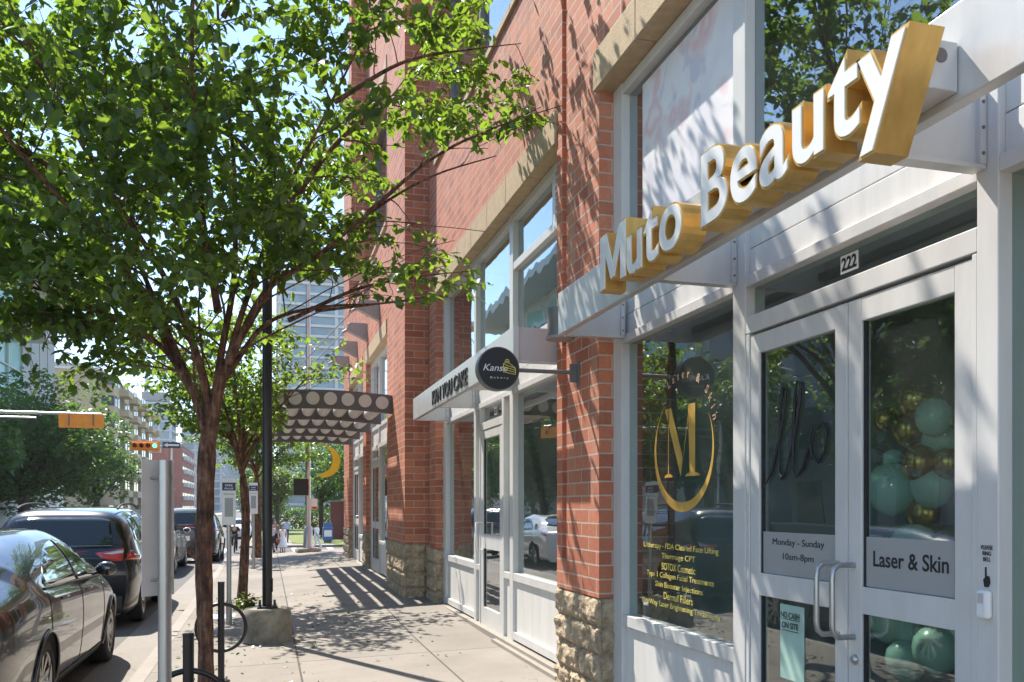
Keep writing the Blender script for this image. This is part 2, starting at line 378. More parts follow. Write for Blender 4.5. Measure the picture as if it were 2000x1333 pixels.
YS = [-60, -20, -8, 0, 5, 10, 15, 20, 24, 26, 27, 27.5, 28, 28.5, 29, 31, 34, 38, 42, 45, 46, 47, 48, 52, 60, 80, 120, 200, 400, 900]

# ================================================================ SETTING
sheet('ground', -900, 900, -60, 900, lambda x, y: -.40-drop(y), M['dirt'], nx=8, ys=YS)
sheet('road', -13.0, -1.74, -60, 900, lambda x, y: rz_(y)+.0, M['asphalt'], nx=6, ys=YS)
sheet('cross_street', -300, 300, 29.2, 57, lambda x, y: rz_(y)+.004, M['asphalt'], nx=4, ys=[29.2, 31, 34, 38, 42, 45, 46, 47, 48, 52, 57])
sheet('gutter', -1.74, -1.18, -60, 29.2, lambda x, y: rz_(y)-.012*(x+1.74), M['gutter'], nx=1, ys=[y for y in YS if y < 29]+[29.2])
SY = [-30, -8, 0]+[y*1.0 for y in range(2, 28)]+[27.5, 28, 28.4]
sheet('sidewalk', -1.04, 2.75, -30, 28.4, gz, M['sidewalk'], nx=10, ys=SY, thick=.4)
sheet('plaza', 2.75, 60, 24.9, 28.4, lambda x, y: gz(2.4, y)-.002, M['sidewalk'], nx=4, ys=[24.9, 26, 27, 28, 28.4], thick=.4)
sheet('kerb', -1.18, -1.045, -30, 28.4, lambda x, y: gz(-1.04, y)-.003, M['curb'], nx=1, ys=SY, thick=.4)
sheet('far_sidewalk', -1.2, 4.2, 57.2, 300, lambda x, y: rz_(y)+.14, M['curb'], nx=2, ys=[57.2, 60, 80, 120, 300], thick=.3)
sheet('opposite_sidewalk', -17, -13, -60, 29, lambda x, y: rz_(y)+.14, M['curb'], nx=1, ys=[y for y in YS if y <= 29], thick=.3)
sheet('opposite_far_sidewalk', -17, -13, 57.2, 900, lambda x, y: rz_(y)+.14, M['curb'], nx=1, ys=[57.2, 80, 200, 900], thick=.3)
sheet('lawn', 1.6, 4.1, 59, 100, lambda x, y: rz_(y)+.16, M['grass'], nx=1, ys=[59, 80, 100])
sheet('corner_lawn', 4.2, 60, 57.2, 160, lambda x, y: rz_(y)+.15, M['grass'], nx=1, ys=[57.2, 80, 160], thick=.3)
sheet('boulevard_grass', -1.1, 0.0, 62, 200, lambda x, y: rz_(y)+.155, M['grass'], nx=1, ys=[62, 100, 200])
for x0, w_ in ((-2.6, .3), (1.45, .35), (3.6, .35)):
    sheet('crosswalk_line', x0, x0+w_, 30, 56.5, lambda x, y: rz_(y)+.010, M['paint'], nx=1, ys=[30, 34, 38, 42, 45, 46, 47, 48, 52, 56.5])
sheet('stop_line', -12.6, -2.8, 28.2, 28.7, lambda x, y: rz_(y)+.008, M['paint'], nx=1, ys=[28.2, 28.4, 28.7])
for k in range(9):
    y = 2+k*2.9
    sheet('lane_mark', -6.6, -6.48, y, y+1.4, lambda x, y: rz_(y)+.005, M['paint'], nx=1, ny=2)

# ================================================================ MAIN BUILDING
B = thing('brick_building', 'long red brick shop building with stone pier bases along the right of the sidewalk', 'building', (2.4, 10, 0))
X = 2.31; XP = 1.97; X3 = 2.03
def wall(name, boxes, mat=M['brick'], **k):
    m = MB()
    for b in boxes: m.box(*b)
    return m.build(name, mat, B, **k)
TOP = 12.5
# upper walls: bay 1, pier A, bay 2, pier 2, bay 3
wall('wall', [(X, 2.9, -.9, 5.89, 4.73, 6.28),
              (X, 2.9, 5.89, 6.60, .78, TOP), (X, 2.9, 6.60, 6.71, .78, 1.01), (2.36, 2.9, 6.60, 6.71, 1.01, TOP), (X, 2.9, 6.71, 6.84, .78, TOP),
              (X, 2.9, 6.84, 12.24, 4.73, 6.28),
              (X, 2.9, 12.24, 12.76, .84, TOP), (2.37, 2.9, 12.76, 12.9, .84, TOP),
              (X, 2.9, -5.2, -.9, .78, TOP)])
wall('wall', [(X, 2.9, -.9, 5.89, 9.38, TOP), (X, 2.9, 6.84, 12.24, 9.38, TOP)])
wall('pier', [(XP, 2.9, 12.9, 14.80, .88, TOP)])
wall('wall', [(X3, 2.9, 14.80, 15.35, .88, TOP), (X3, 2.9, 18.75, 19.35, .88, TOP), (X3, 2.9, 22.75, 24.3, .88, TOP),
              (X3, 2.9, 15.35, 18.75, 4.75, 6.4), (X3, 2.9, 19.35, 22.75, 4.75, 6.4), (X3, 2.9, 15.35, 18.75, 9.4, TOP), (X3, 2.9, 19.35, 22.75, 9.4, TOP)])
wall('pier', [(1.72, X3, 18.72, 19.38, 6.4, TOP)])
wall('wall', [(2.9, 16, -5.2, -5.0, -.4, TOP), (2.9, 16, 24.1, 24.3, -.4, TOP), (15.8, 16, -5.0, 24.1, -.4, TOP)])
bx('roof', M['darksteel'], B, 2.5, 16.2, -5.3, 24.4, TOP, TOP+.3)
# rock-faced stone bases
def rock(x0, x1, y0, y1, z0, z1, seed, course=.2, bl=.42):
    """front face (-X) and camera-side face (-Y) as bulging split-face blocks with joints"""
    m = MB(); m.smooth = False
    nco = max(1, round((z1-z0)/course)); ch = (z1-z0)/nco
    # core stands back behind the rock faces
    m.box(x0+.035, x1, y0+.03, y1-.01, z0, z1)
    def patch(P, ua, ub, va, vb, sd):
        nu = max(4, int((ub-ua)/.018)); nv = max(4, int((vb-va)/.018)); vs = []
        for i in range(nu+1):
            for j in range(nv+1):
                u = ua+(ub-ua)*i/nu; v = va+(vb-va)*j/nv
                e = min(u-ua, ub-u, v-va, vb-v)
                d = smooth(e/.035)*.030 + (.030 if e > .0 else 0)*0
                nn = noise.fractal(Vector((u*9+sd, v*13, sd*1.7)), .8, 2.2, 4)*.016+noise.cell(Vector((u*13+v*6+sd, v*17-u*4, sd)))*.008
                d += nn*smooth(e/.02)
                vs.append(P(u, v, d))
        m.add(vs, [(i*(nv+1)+j, i*(nv+1)+j+1, (i+1)*(nv+1)+j+1, (i+1)*(nv+1)+j) for i in range(nu) for j in range(nv)])
    for c in range(nco):
        za = z0+c*ch+.004; zb = z0+(c+1)*ch-.004
        u = y0+(0 if c % 2 else -bl*.5); k = 0
        while u < y1-.01:
            ua = max(u, y0)+.004; ub = min(u+bl, y1)-.004
            if ub-ua > .05: patch(lambda a, b, d: (x0+.03-d, a, b), ua, ub, za, zb, seed+c*3.1+k*1.7)
            u += bl; k += 1
        u = x0+.01
        while u < x1-.02:
            ub = min(u+bl*.8, x1)-.004
            if ub-u > .04: patch(lambda a, b, d: (a, y0+.03-d*.9, b), u+.004, ub, za, zb, seed+c*2.3+u)
            u += bl*.8
    return m.build('stone_base', M['stone'], B)
rock(X-.02, 2.9, 5.87, 6.85, -.05, .775, 3)
rock(X-.02, 2.9, 12.24, 12.9, 0, .835, 9)
rock(XP-.02, 2.9, 12.88, 14.82, 0, .875, 14)
rock(X3-.02, 2.9, 14.83, 15.35, 0, .875, 19)
rock(X3-.02, 2.9, 18.75, 19.35, 0, .875, 23)
rock(X3-.02, 2.9, 22.75, 24.31, 0, .875, 28)
# tan lintels
def lintel(y0, y1, z0, z1, x0, n, sill=False):
    m = MB(); w_ = (y1-y0)/n
    for k in range(n): m.box(x0, 2.62, y0+k*w_+.003, y0+(k+1)*w_-.003, z0, z1)
    return m.build('window_sill' if sill else 'lintel', M['lintel'], B, bevel=.006)
lintel(-.9, 5.93, 4.45, 4.727, X-.035, 9); lintel(6.843, 12.24, 4.45, 4.727, X-.02, 7)
lintel(15.353, 18.747, 4.47, 4.747, X3-.02, 5); lintel(19.353, 22.747, 4.47, 4.747, X3-.02, 5)
lintel(6.843, 12.237, 6.283, 6.36, X-.03, 4, True); lintel(-.9, 5.887, 6.283, 6.36, X-.03, 4, True)
lintel(15.353, 18.717, 6.403, 6.48, X3-.03, 3, True); lintel(19.383, 22.747, 6.403, 6.48, X3-.03, 3, True)
lintel(6.843, 12.237, 9.1, 9.377, X-.02, 7); lintel(15.353, 18.717, 9.12, 9.397, X3-.02, 5); lintel(19.383, 22.747, 9.12, 9.397, X3-.02, 5)
# windows above
def window(y0, y1, z0, z1, x, mull=(), trans=(), gl=M['glass_up'], fr=M['alu'], fw=.07, name='window', backing=True):
    m = MB(); m.box(x, x+.12, y0, y0+fw, z0, z1).box(x, x+.12, y1-fw, y1, z0, z1)
    m.box(x+.001, x+.119, y0+fw, y1-fw, z0, z0+fw).box(x+.001, x+.119, y0+fw, y1-fw, z1-fw, z1)
    for a in mull: m.box(x+.002, x+.118, a-.035, a+.035, z0+fw, z1-fw)
    for a, b, z in trans: m.box(x+.006, x+.112, a, b, z-.035, z+.035)
    f = m.build(name, fr, B, bevel=.004)
    ys = [y0+fw]+sorted(mull)+[y1-fw]
    for a, b in zip(ys, ys[1:]):
        bx('pane', gl, f, x+.06, x+.062, a+(.035 if a in mull else 0), b-(.035 if b in mull else 0), z0+fw, z1-fw)
    if backing: bx('blind', M['interior'], f, x+.6, x+.63, y0, y1, z0, z1)
    return f
window(6.843, 12.237, 6.362, 9.098, X+.2, (8.6, 10.4), fr=M['darksteel'])
window(-.9, 5.887, 6.362, 9.3, X+.2, (2.4, 4.1), fr=M['darksteel'])
window(15.353, 18.717, 6.482, 9.118, X3+.2, (17.0,), fr=M['darksteel']); window(19.383, 22.747, 6.482, 9.118, X3+.2, (21.0,), fr=M['darksteel'])
# ---- storefront builder
SX = 2.42
def panes(par, lst, x=SX+.06, gl=M['glass']):
    for a, b, c, d in lst: bx('pane', gl, par, x, x+.003, a, b, c, d)
def bars(par_name, lst, par=B, x0=SX, x1=SX+.12, mat=M['alu'], bevel=.004):
    m = MB()
    for q in lst:
        a, b, c, d = q[:4]; dx = q[4] if len(q) > 4 else 0
        m.box(x0+dx, x1+dx, a, b, c, d)
    return m.build(par_name, mat, par, bevel=bevel)
# shop 1 (clinic): frame
S1 = bars('storefront', [(5.73, 5.888, .0, 4.45), (4.08, 4.205, .0, 4.45, .002), (2.43, 2.525, .0, 4.45, .002), (.62, .72, 0, 4.45, .002),
                         (4.205, 5.73, .60, .68, .004), (4.205, 5.73, 2.60, 2.66, .004), (4.205, 5.73, .05, .13, .004),
                         (2.525, 4.08, 2.35, 2.44, .004), (2.525, 4.08, 2.60, 2.66, .004), (.72, 2.43, 2.60, 2.66, .004), (.72, 2.43, .05, .13, .004),
                         (.72, 2.43, 3.02, 3.10, .004), (2.525, 4.08, 3.02, 3.10, .004), (4.205, 5.73, 3.02, 3.10, .004),
                         (.72, 2.43, 4.37, 4.445, .004), (2.525, 4.08, 4.37, 4.445, .004), (4.205, 5.73, 4.37, 4.445, .004)])
def panels(par, lst):
    for q in lst: bx('panel', M['panel'], par, *q, bevel=.003)
for a, b in ((4.205, 5.73), (2.525, 4.08), (.72, 2.43)): panels(S1, [(SX+.03, SX+.07, a, b, 2.66, 2.80), (SX+.033, SX+.07, a, b, 2.806, 3.02)])
panels(S1, [(SX+.03, SX+.07, 4.205, 5.73, .13, .60)])
panes(S1, [(4.205, 5.73, .68, 2.60), (2.525, 4.08, 2.44, 2.60), (.72, 2.43, .13, 2.60)])
panes(S1, [(4.205, 5.73, 3.10, 4.37), (2.525, 4.08, 3.10, 4.37), (.72, 2.43, 3.10, 4.37)], gl=M['glass_up'])
wall('wall', [(SX+.1, 2.9, -.9, .62, 0, 4.45)])
bx('sill_plate', M['curb'], B, 2.36, SX+.3, -.9, 5.87, -.10, .02)
# double doors
def door(ya, yb, z1, kick, rail, par=B, x=SX+.012, st=.085, hinge=None):
    m = MB(); m.box(x, x+.05, ya, ya+st, .03, z1).box(x, x+.05, yb-st, yb, .03, z1)
    m.box(x+.001, x+.049, ya+st, yb-st, z1-.10, z1).box(x+.001, x+.049, ya+st, yb-st, .03, kick).box(x+.001, x+.049, ya+st, yb-st, rail[0], rail[1])
    d = m.build('door', M['alu'], par, bevel=.003)
    m = MB(); g = .012     # dark gasket
    for c, e in ((kick, rail[0]), (rail[1], z1-.10)):
        m.box(x+.012, x+.03, ya+st, ya+st+g, c, e).box(x+.012, x+.03, yb-st-g, yb-st, c, e)
    m.build('gasket', M['blackmatte'], d)
    bx('pane', M['glass'], d, x+.022, x+.025, ya+st, yb-st, rail[1], z1-.10)
    bx('pane', M['glass'], d, x+.022, x+.025, ya+st, yb-st, kick, rail[0])
    return d
D1 = door(3.255, 4.045, 2.335, .28, (.99, 1.105)); D1['label'] = 'white left leaf with opening hours on grey film'
D2 = door(2.555, 3.248, 2.335, .28, (.99, 1.105)); D2['label'] = 'white right leaf with Laser & Skin on grey film'
bars('door_frame', [(4.047, 4.078, .02, 2.348, .006), (2.527, 2.553, .02, 2.348, .006)])
bx('threshold', M['steel'], B, SX-.02, SX+.16, 2.53, 4.07, .021, .035)
def pull(y, d):
    MB().tube([(SX+.02, y, .885), (SX-.07, y, .885), (SX-.095, y, .905), (SX-.1, y, .94), (SX-.1, y, 1.14), (SX-.095, y, 1.175), (SX-.07, y, 1.195), (SX+.02, y, 1.195)], .0125, 10).build('handle', M['steel'], d)
pull(3.315, D1); pull(3.205, D2)
MB().lathe([(.022, 0), (.022, .012), (.012, .02)], 16, Matrix.Translation((SX+.013, 3.2, .79)) @ Matrix.Rotation(-PI/2, 4, 'Y')).build('lock', M['steel'], D2)
# grey film strips + lettering on the doors
GX = SX+.03
bx('film', M['greydecal'], D1, GX-.001, GX, 3.342, 3.958, 1.108, 1.318)
bx('film', M['greydecal'], D2, GX-.001, GX, 2.642, 3.161, 1.108, 1.318)
put_text('lettering', 'Monday - Sunday', M['blackmatte'], D1, (GX-.002, 3.86, 1.245), FACE_STREET, width=.42, height=.042)
put_text('lettering', '10am-8pm', M['blackmatte'], D1, (GX-.002, 3.77, 1.175), FACE_STREET, width=.25, height=.042)
put_text('lettering', 'Laser & Skin', M['blackmatte'], D2, (GX-.002, 3.105, 1.195), FACE_STREET, width=.42, height=.066, off=.012)
# cursive greeting
MB().tube([(GX-.005, y, z) for y, z in [(3.93, 1.55), (3.86, 1.62), (3.79, 1.80), (3.745, 1.96), (3.74, 2.02), (3.765, 2.03), (3.785, 1.95), (3.80, 1.75), (3.80, 1.62), (3.775, 1.585), (3.735, 1.62), (3.67, 1.78), (3.625, 1.95), (3.62, 2.03), (3.645, 2.05), (3.665, 1.97), (3.68, 1.75), (3.68, 1.63), (3.655, 1.59), (3.60, 1.63), (3.555, 1.72), (3.50, 1.80), (3.45, 1.83), (3.42, 1.79), (3.43, 1.70), (3.48, 1.65), (3.53, 1.68), (3.55, 1.77), (3.52, 1.83)]], [.0035+.0065*abs(math.sin(i*.9)) for i in range(29)], 6).build('script_lettering', M['blackmatte'], D1)
# no-cash note
nc = bx('paper_notice', M['mint'], D1, GX+.002, GX+.0032, 3.60, 3.80, .60, .965)
put_text('lettering', 'NO CASH', M['blackmatte'], nc, (GX-.004, 3.785, .90), FACE_STREET, width=.155, height=.030, off=.01)
put_text('lettering', 'ON SITE', M['blackmatte'], nc, (GX-.004, 3.775, .85), FACE_STREET, width=.135, height=.030, off=.01)
bx('rule', M['blackmatte'], nc, GX-.004, GX-.003, 3.63, 3.785, .893, .896); bx('rule', M['blackmatte'], nc, GX-.004, GX-.003, 3.64, 3.775, .838, .841)
# 222 plate
npl = bx('number_plate', M['white'], S1, SX+.056, SX+.058, 3.24, 3.36, 2.485, 2.565)
put_text('number', '222', M['blackmatte'], npl, (SX+.055, 3.352, 2.495), FACE_STREET, width=.104, height=.06, off=.03)
# bell sticker + doorbell on the right jamb
put_text('lettering', 'PLEASE\nRING\nBELL', M['blackmatte'], S1, (SX-.0005, 2.478, 1.255), FACE_STREET, width=.050, height=.056, off=.01, align='CENTER')
m = MB(); m.prism([(2.486, 1.235), (2.480, 1.235), (2.480, 1.205), (2.467, 1.203), (2.463, 1.18), (2.471, 1.165), (2.489, 1.165), (2.494, 1.19), (2.486, 1.20)], SX-.001, SX+.001).build('hand_symbol', M['blackmatte'], S1)
db = tag(MB().box(SX-.026, SX+.001, 2.450, 2.506, 1.055, 1.155).build('doorbell', M['white'], None, bevel=.012), 'small white doorbell on the jamb right of the glass doors', 'doorbell')
bx('button', M['silver'], db, SX-.029, SX-.026, 2.466, 2.490, 1.11, 1.145)

# window decals (clinic)
GX1 = SX+.056
def vcrescent(cy, cz, ry, rz, tmax, a0, a1, n=60):
    out = []; inn = []
    for i in range(n+1):
        t = i/n; a = a0+(a1-a0)*t; th = tmax*math.sin(PI*t)**1.3
        out.append((cy-ry*math.cos(a), cz+rz*math.sin(a))); inn.append((cy-(ry-th)*math.cos(a), cz+(rz-th*1.25)*math.sin(a)))
    return out+inn[::-1]
m = MB(); pc = vcrescent(4.93, 1.69, .43, .385, .062, R(205+180-50), R(205-50-195+0)); 
m = MB()
def strip(m, outer, inner, x):
    n = len(outer); vs = [(x, a, b) for a, b in outer]+[(x, a, b) for a, b in inner]
    m.add(vs, [(i, i+1, n+i+1, n+i) for i in range(n-1)])
def ring_arc(m, cy, cz, ry, rz, a0, a1, tmax, x, n=64):
    o = []; q = []
    for i in range(n+1):
        t = i/n; a = a0+(a1-a0)*t; th = tmax*math.sin(PI*t)**1.1+.001
        o.append((cy-ry*math.cos(a), cz+rz*math.sin(a))); q.append((cy-(ry-th)*math.cos(a), cz+(rz-th*1.2)*math.sin(a)))
    strip(m, o, q, x)
ring_arc(m, 4.91, 1.79, .40, .38, R(128), R(392), .050, GX1)
logo = m.build('logo_ring', M['golddecal'], S1)
m = MB()
def quad(m, pts, x): m.add([(x, a, b) for a, b in pts], [tuple(range(len(pts)))])
ML, MR, MT, MBt = 5.15, 4.72, 2.07, 1.63       # left y, right y
x_ = GX1-.001
quad(m, [(5.105, MT), (5.092, MT), (5.092, MBt+.02), (5.105, MBt+.02)], x_)
quad(m, [(5.16, MBt), (5.135, MBt+.018), (5.105, MBt+.022), (5.092, MBt+.022), (5.06, MBt+.018), (5.035, MBt)], x_)
quad(m, [(5.15, MT), (5.06, MT), (4.90, MBt+.12), (4.925, MBt)], x_)
quad(m, [(4.925, MBt), (4.91, MBt+.06), (4.795, MT), (4.815, MT)], x_-.0004)
quad(m, [(4.83, MT), (4.735, MT), (4.735, MBt+.02), (4.805, MBt+.02)], x_-.0008)
quad(m, [(4.87, MBt), (4.84, MBt+.018), (4.805, MBt+.022), (4.735, MBt+.022), (4.70, MBt+.018), (4.67, MBt)], x_-.0008)
m.build('logo_letter', M['golddecal'], S1)
s = 'Laser & Skin'
for i, ch in enumerate(s):
    if ch == ' ': continue
    a = R(116-i*9.3); ry, rz = .40, .37
    cy, cz = 4.91-ry*math.cos(a), 1.87+rz*math.sin(a)
    me = text_mesh(ch, .075, 0, off=.001, align='CENTER')
    T = Matrix.Translation((GX1-.001, cy, cz)) @ FACE_STREET @ Matrix.Rotation(a-PI/2, 4, 'Z')
    me.transform(T); me.materials.append(M['rose']); o = bpy.data.objects.new('letter', me); C.objects.link(o); adopt(o, S1)
lines = ['Ultherapy - FDA Cleared Face Lifting', 'Thermage CPT', 'BOTOX Cosmetic', 'Type 1 Collagen Facial Treatments', 'Skin Booster Injections', 'Dermal Fillers', 'PicoWay Laser Brightening Treatments']
wd = [1.02, .46, .46, .92, .65, .40, 1.06]
for i, (t, w2) in enumerate(zip(lines, wd)):
    put_text('lettering', t, M['yellowdecal'], S1, (GX1, 4.97, 1.16-i*.063), FACE_STREET, width=w2, height=.046, align='CENTER', off=.001, ext=.0006)

# poster inside the upper left window
def poster_mat():
    m, nt, p = new_mat('pale floral poster'); co = objco(nt)
    n = nz(nt, 2.2, 3, .5, co); n2 = nz(nt, 5.5, 2, .5, co)
    c = ramp(nt, n, [(.35, (.72, .70, .74)), (.52, (.80, .78, .78)), (.60, (.74, .52, .55)), (.66, (.80, .74, .73))])
    c = mix(nt, ramp(nt, n2, [(.58, (0, 0, 0)), (.66, (1, 1, 1))]), c, (.62, .60, .66))
    L(nt, c, p.inputs['Base Color']); p.inputs['Roughness'].default_value = .4; return m
M['poster'] = poster_mat()
tag(MB().box(SX+.056, SX+.0585, 4.28, 5.50, 3.10, 4.33).build('poster', M['poster'], None), 'large pale pink floral poster filling the upper window above the near awning', 'poster')

# shop 2 (cake shop)
S2 = bars('storefront', [(12.06, 12.238, .02, 4.45), (10.22, 10.33, .02, 4.45, .002), (8.58, 8.71, .02, 4.45, .002), (6.842, 6.90, .02, 4.45, .002),
                         (8.71, 10.22, 3.02, 3.09, .004), (10.33, 12.06, 3.02, 3.09, .004), (6.90, 8.58, 3.02, 3.09, .004),
                         (10.33, 12.06, .68, .76, .004), (6.90, 8.58, .68, .76, .004), (8.71, 8.95, .68, .75, .004), (10.06, 10.22, .68, .75, .004),
                         (10.33, 12.06, 2.60, 2.66, .004), (6.90, 8.58, 2.60, 2.66, .004), (8.71, 10.22, 2.60, 2.66, .004),
                         (10.01, 10.06, .02, 2.60, .004), (8.95, 9.03, .02, 2.60, .004), (9.03, 10.01, 2.33, 2.42, .006),
                         (10.33, 12.06, 4.37, 4.445, .004), (8.71, 10.22, 4.37, 4.445, .004), (6.90, 8.58, 4.37, 4.445, .004), (6.90, 8.58, 3.86, 3.94, .006),
                         (10.33, 12.06, .08, .16, .004), (6.90, 8.58, .08, .16, .004)])
for a, b in ((10.33, 12.06), (8.71, 10.22), (6.90, 8.58)): panels(S2, [(SX+.03, SX+.07, a, b, 2.66, 2.82), (SX+.033, SX+.07, a, b, 2.826, 3.02)])
for a, b in ((10.33, 12.06), (6.90, 8.58)): panels(S2, [(SX+.03, SX+.07, a, b, .16, .68)])
panels(S2, [(SX+.03, SX+.07, 8.71, 8.95, .04, .68), (SX+.03, SX+.07, 10.06, 10.22, .04, .68)])
panes(S2, [(10.33, 12.06, .76, 2.60), (6.90, 8.58, .76, 2.60), (8.71, 8.95, .75, 2.60), (10.06, 10.22, .75, 2.60), (9.03, 10.01, 2.42, 2.60)])
panes(S2, [(10.33, 12.06, 3.09, 4.37), (8.71, 10.22, 3.09, 4.37), (6.90, 8.58, 3.09, 3.86), (7.32, 8.58, 3.94, 4.37)], gl=M['glass_up'])
m = MB(); m.box(SX+.01, SX+.1, 7.24, 7.32, 3.94, 4.37)
for k in range(7): m.box(SX+.01, SX+.09, 6.90, 7.24, 3.95+k*.06, 3.962+k*.06)
m.build('louvre_vent', M['alu'], S2); bx('duct', M['blackmatte'], S2, SX+.1, SX+.12, 6.90, 7.24, 3.94, 4.37)
D3 = door(9.035, 10.005, 2.325, .27, (.95, 1.12), st=.11); MB().tube([(SX+.02, 9.94, .93), (SX-.06, 9.94, .93), (SX-.06, 9.94, 1.25), (SX+.02, 9.94, 1.25)], .012, 8).build('handle', M['white'], D3)
npl = bx('number_plate', M['white'], S2, SX+.05, SX+.052, 9.40, 9.52, 2.47, 2.56)
put_text('number', '220', M['blackmatte'], npl, (SX+.049, 9.505, 2.49), FACE_STREET, width=.09, height=.05, off=.02)
bx('sill_plate', M['curb'], B, 2.355, SX+.3, 6.86, 12.24, -.10, .06); bx('sill_plate', M['curb'], B, 2.30, 2.354, 6.86, 9.0, -.12, .03)
# bay 3 storefronts
for y0, y1 in ((15.353, 18.747), (19.353, 22.747)):
    yc = (y0+y1)/2; x = X3+.1
    Sx = bars('storefront', [(y0, y0+.1, .1, 4.47), (y1-.1, y1, .1, 4.47), (yc+.25, yc+.33, .1, 4.47, .002), (y0+.1, yc+.25, .68, .76, .004), (y0+.1, yc+.25, 2.6, 2.68, .004), (yc+.33, y1-.1, 2.6, 2.68, .004),
                                     (y0+.1, yc+.25, 3.0, 3.08, .004), (yc+.33, y1-.1, 3.0, 3.08, .004), (y0+.1, yc+.25, 4.39, 4.465, .004), (yc+.33, y1-.1, 4.39, 4.465, .004)], x0=x, x1=x+.12)
    panels(Sx, [(x+.03, x+.07, y0+.1, yc+.25, 2.68, 3.0), (x+.03, x+.07, yc+.33, y1-.1, 2.68, 3.0), (x+.03, x+.07, y0+.1, yc+.25, .12, .68)])
    panes(Sx, [(y0+.1, yc+.25, .76, 2.6), (yc+.33, y1-.1, 2.42, 2.6)], x=x+.06)
    panes(Sx, [(y0+.1, yc+.25, 3.08, 4.39), (yc+.33, y1-.1, 3.08, 4.39)], x=x+.06, gl=M['glass_up'])
    m = MB(); bars('door_head', [(yc+.33, y1-.1, 2.34, 2.42, .004)], par=Sx, x0=x, x1=x+.12)
    dd = door(yc+.335, y1-.105, 2.335, .35, (.98, 1.12), x=x+.02, st=.1)
    MB().tube([(x+.03, yc+.45, .95), (x-.05, yc+.45, .95), (x-.05, yc+.45, 1.2), (x+.03, yc+.45, 1.2)], .012, 8).build('handle', M['steel'], dd)
    bx('sill_plate', M['curb'], B, X3+.02, X3+.4, y0, y1, -.1, .098)
# interiors
def room(y0, y1, x0, x1, zt):
    m = MB(); m.mi = 0; m.box(x1, x1+.1, y0, y1, 0, zt).box(x0, x1, y0-.05, y0, 0, zt).box(x0, x1, y1, y1+.05, 0, zt); m.mi = 1; m.box(x0, x1, y0, y1, -.05, .0)
    m.mi = 2; m.box(x0, x1, y0, y1, zt, zt+.1)
    m.build('interior', [M['interior'], M['intfloor'], M['greydecal']], B)
room(.2, 6.0, 2.56, 6.5, 3.0); room(6.7, 12.4, 2.56, 8, 3.0); room(15.2, 23, 2.3, 7, 3.0)
m = MB(); m.box(2.6, 6.5, .2, 6, 3.12, 3.2).box(4.4, 4.5, .2, 6, 3.2, 4.7).box(2.6, 6.5, 6.7, 12.4, 3.12, 3.2).box(4.6, 4.7, 6.7, 12.4, 3.2, 4.7).box(3.2, 3.3, 15, 23, 3.2, 4.7).box(2.6, 4.5, .1, .2, 3.2, 4.7).box(2.6, 4.5, 6, 6.1, 3.2, 4.7)
m.box(2.9, 4.6, 12.4, 12.5, 3.2, 4.7)
m.build('mezzanine', M['interior'], B)

# ================================================================ AWNINGS, SIGNS
def awning(name, label, y0, y1, fins, xo=1.94, z0=2.63, z1=2.92, right_fin=None):
    a = thing(name, label, 'awning', (SX, (y0+y1)/2, z0))
    bx('fascia', M['silver'], a, xo, xo+.05, y0, y1, z0, z1, bevel=.004)
    for f in fins:
        bx('bracket_panel', M['pinkside'] if f == right_fin else M['silver'], a, xo+.05, SX, f-.012, f+.012, z0+.002, z1-.002)
        m = MB(); m.box(xo+.051, SX-.002, f-.03, f+.03, z0-.002, z0+.012).box(SX-.028, SX-.001, f-.032, f+.032, z0+.013, z1-.02); fl = m.build('flange', M['silver'], a)
        m = MB()
        for z in (z0+.05, z0+.14, z0+.23): m.lathe([(.007, 0), (.005, .005)], 8, Matrix.Translation((SX-.015, f-.032, z)) @ Matrix.Rotation(PI/2, 4, 'X'))
        m.build('rivets', M['darksteel'], fl)
    bx('gutter_rail', M['darksteel'], a, xo+.052, xo+.09, y0+.05, y1-.05, z0+.06, z0+.10)
    return a
awning('awning', 'silver metal awning carrying the gold lettering above the glass double doors', .62, 5.72, [.64, 2.51, 4.19, 5.705])
awning('awning', 'silver metal awning with KAN YOU CAKE lettering above the far shop door', 6.86, 11.95, [6.885, 8.6, 10.27, 11.93], right_fin=6.885)

sg = thing('channel_letter_sign', 'gold sided white lettering reading Muto Beauty on the near awning', 'sign', (1.9, 3.2, 2.6))
rw = bx('raceway', M['silver'], sg, 1.84, 1.938, 2.09, 4.30, 2.655, 2.80, bevel=.004)
m = MB()
for k in range(5): m.box(1.862+.012*0, 1.892, 2.086, 2.089, 2.742+k*.006, 2.745+k*.006)
m.lathe([(.021, 0), (.021, .003), (.018, .003)], 20, Matrix.Translation((1.877, 2.0895, 2.754)) @ Matrix.Rotation(PI/2, 4, 'X')); m.build('vent', M['darksteel'], rw)
def letter_w(ch):
    me = text_mesh(ch+ch, 1, 0, off=.02); a = np.empty(len(me.vertices)*3); me.vertices.foreach_get('co', a); a = a.reshape(-1, 3); w2 = a[:, 0].max()-a[:, 0].min()
    me1 = text_mesh(ch, 1, 0, off=.02); b = np.empty(len(me1.vertices)*3); me1.vertices.foreach_get('co', b); b = b.reshape(-1, 3)
    return w2-(b[:, 0].max()-b[:, 0].min()), b[:, 0].min()
SZ = .30/.729
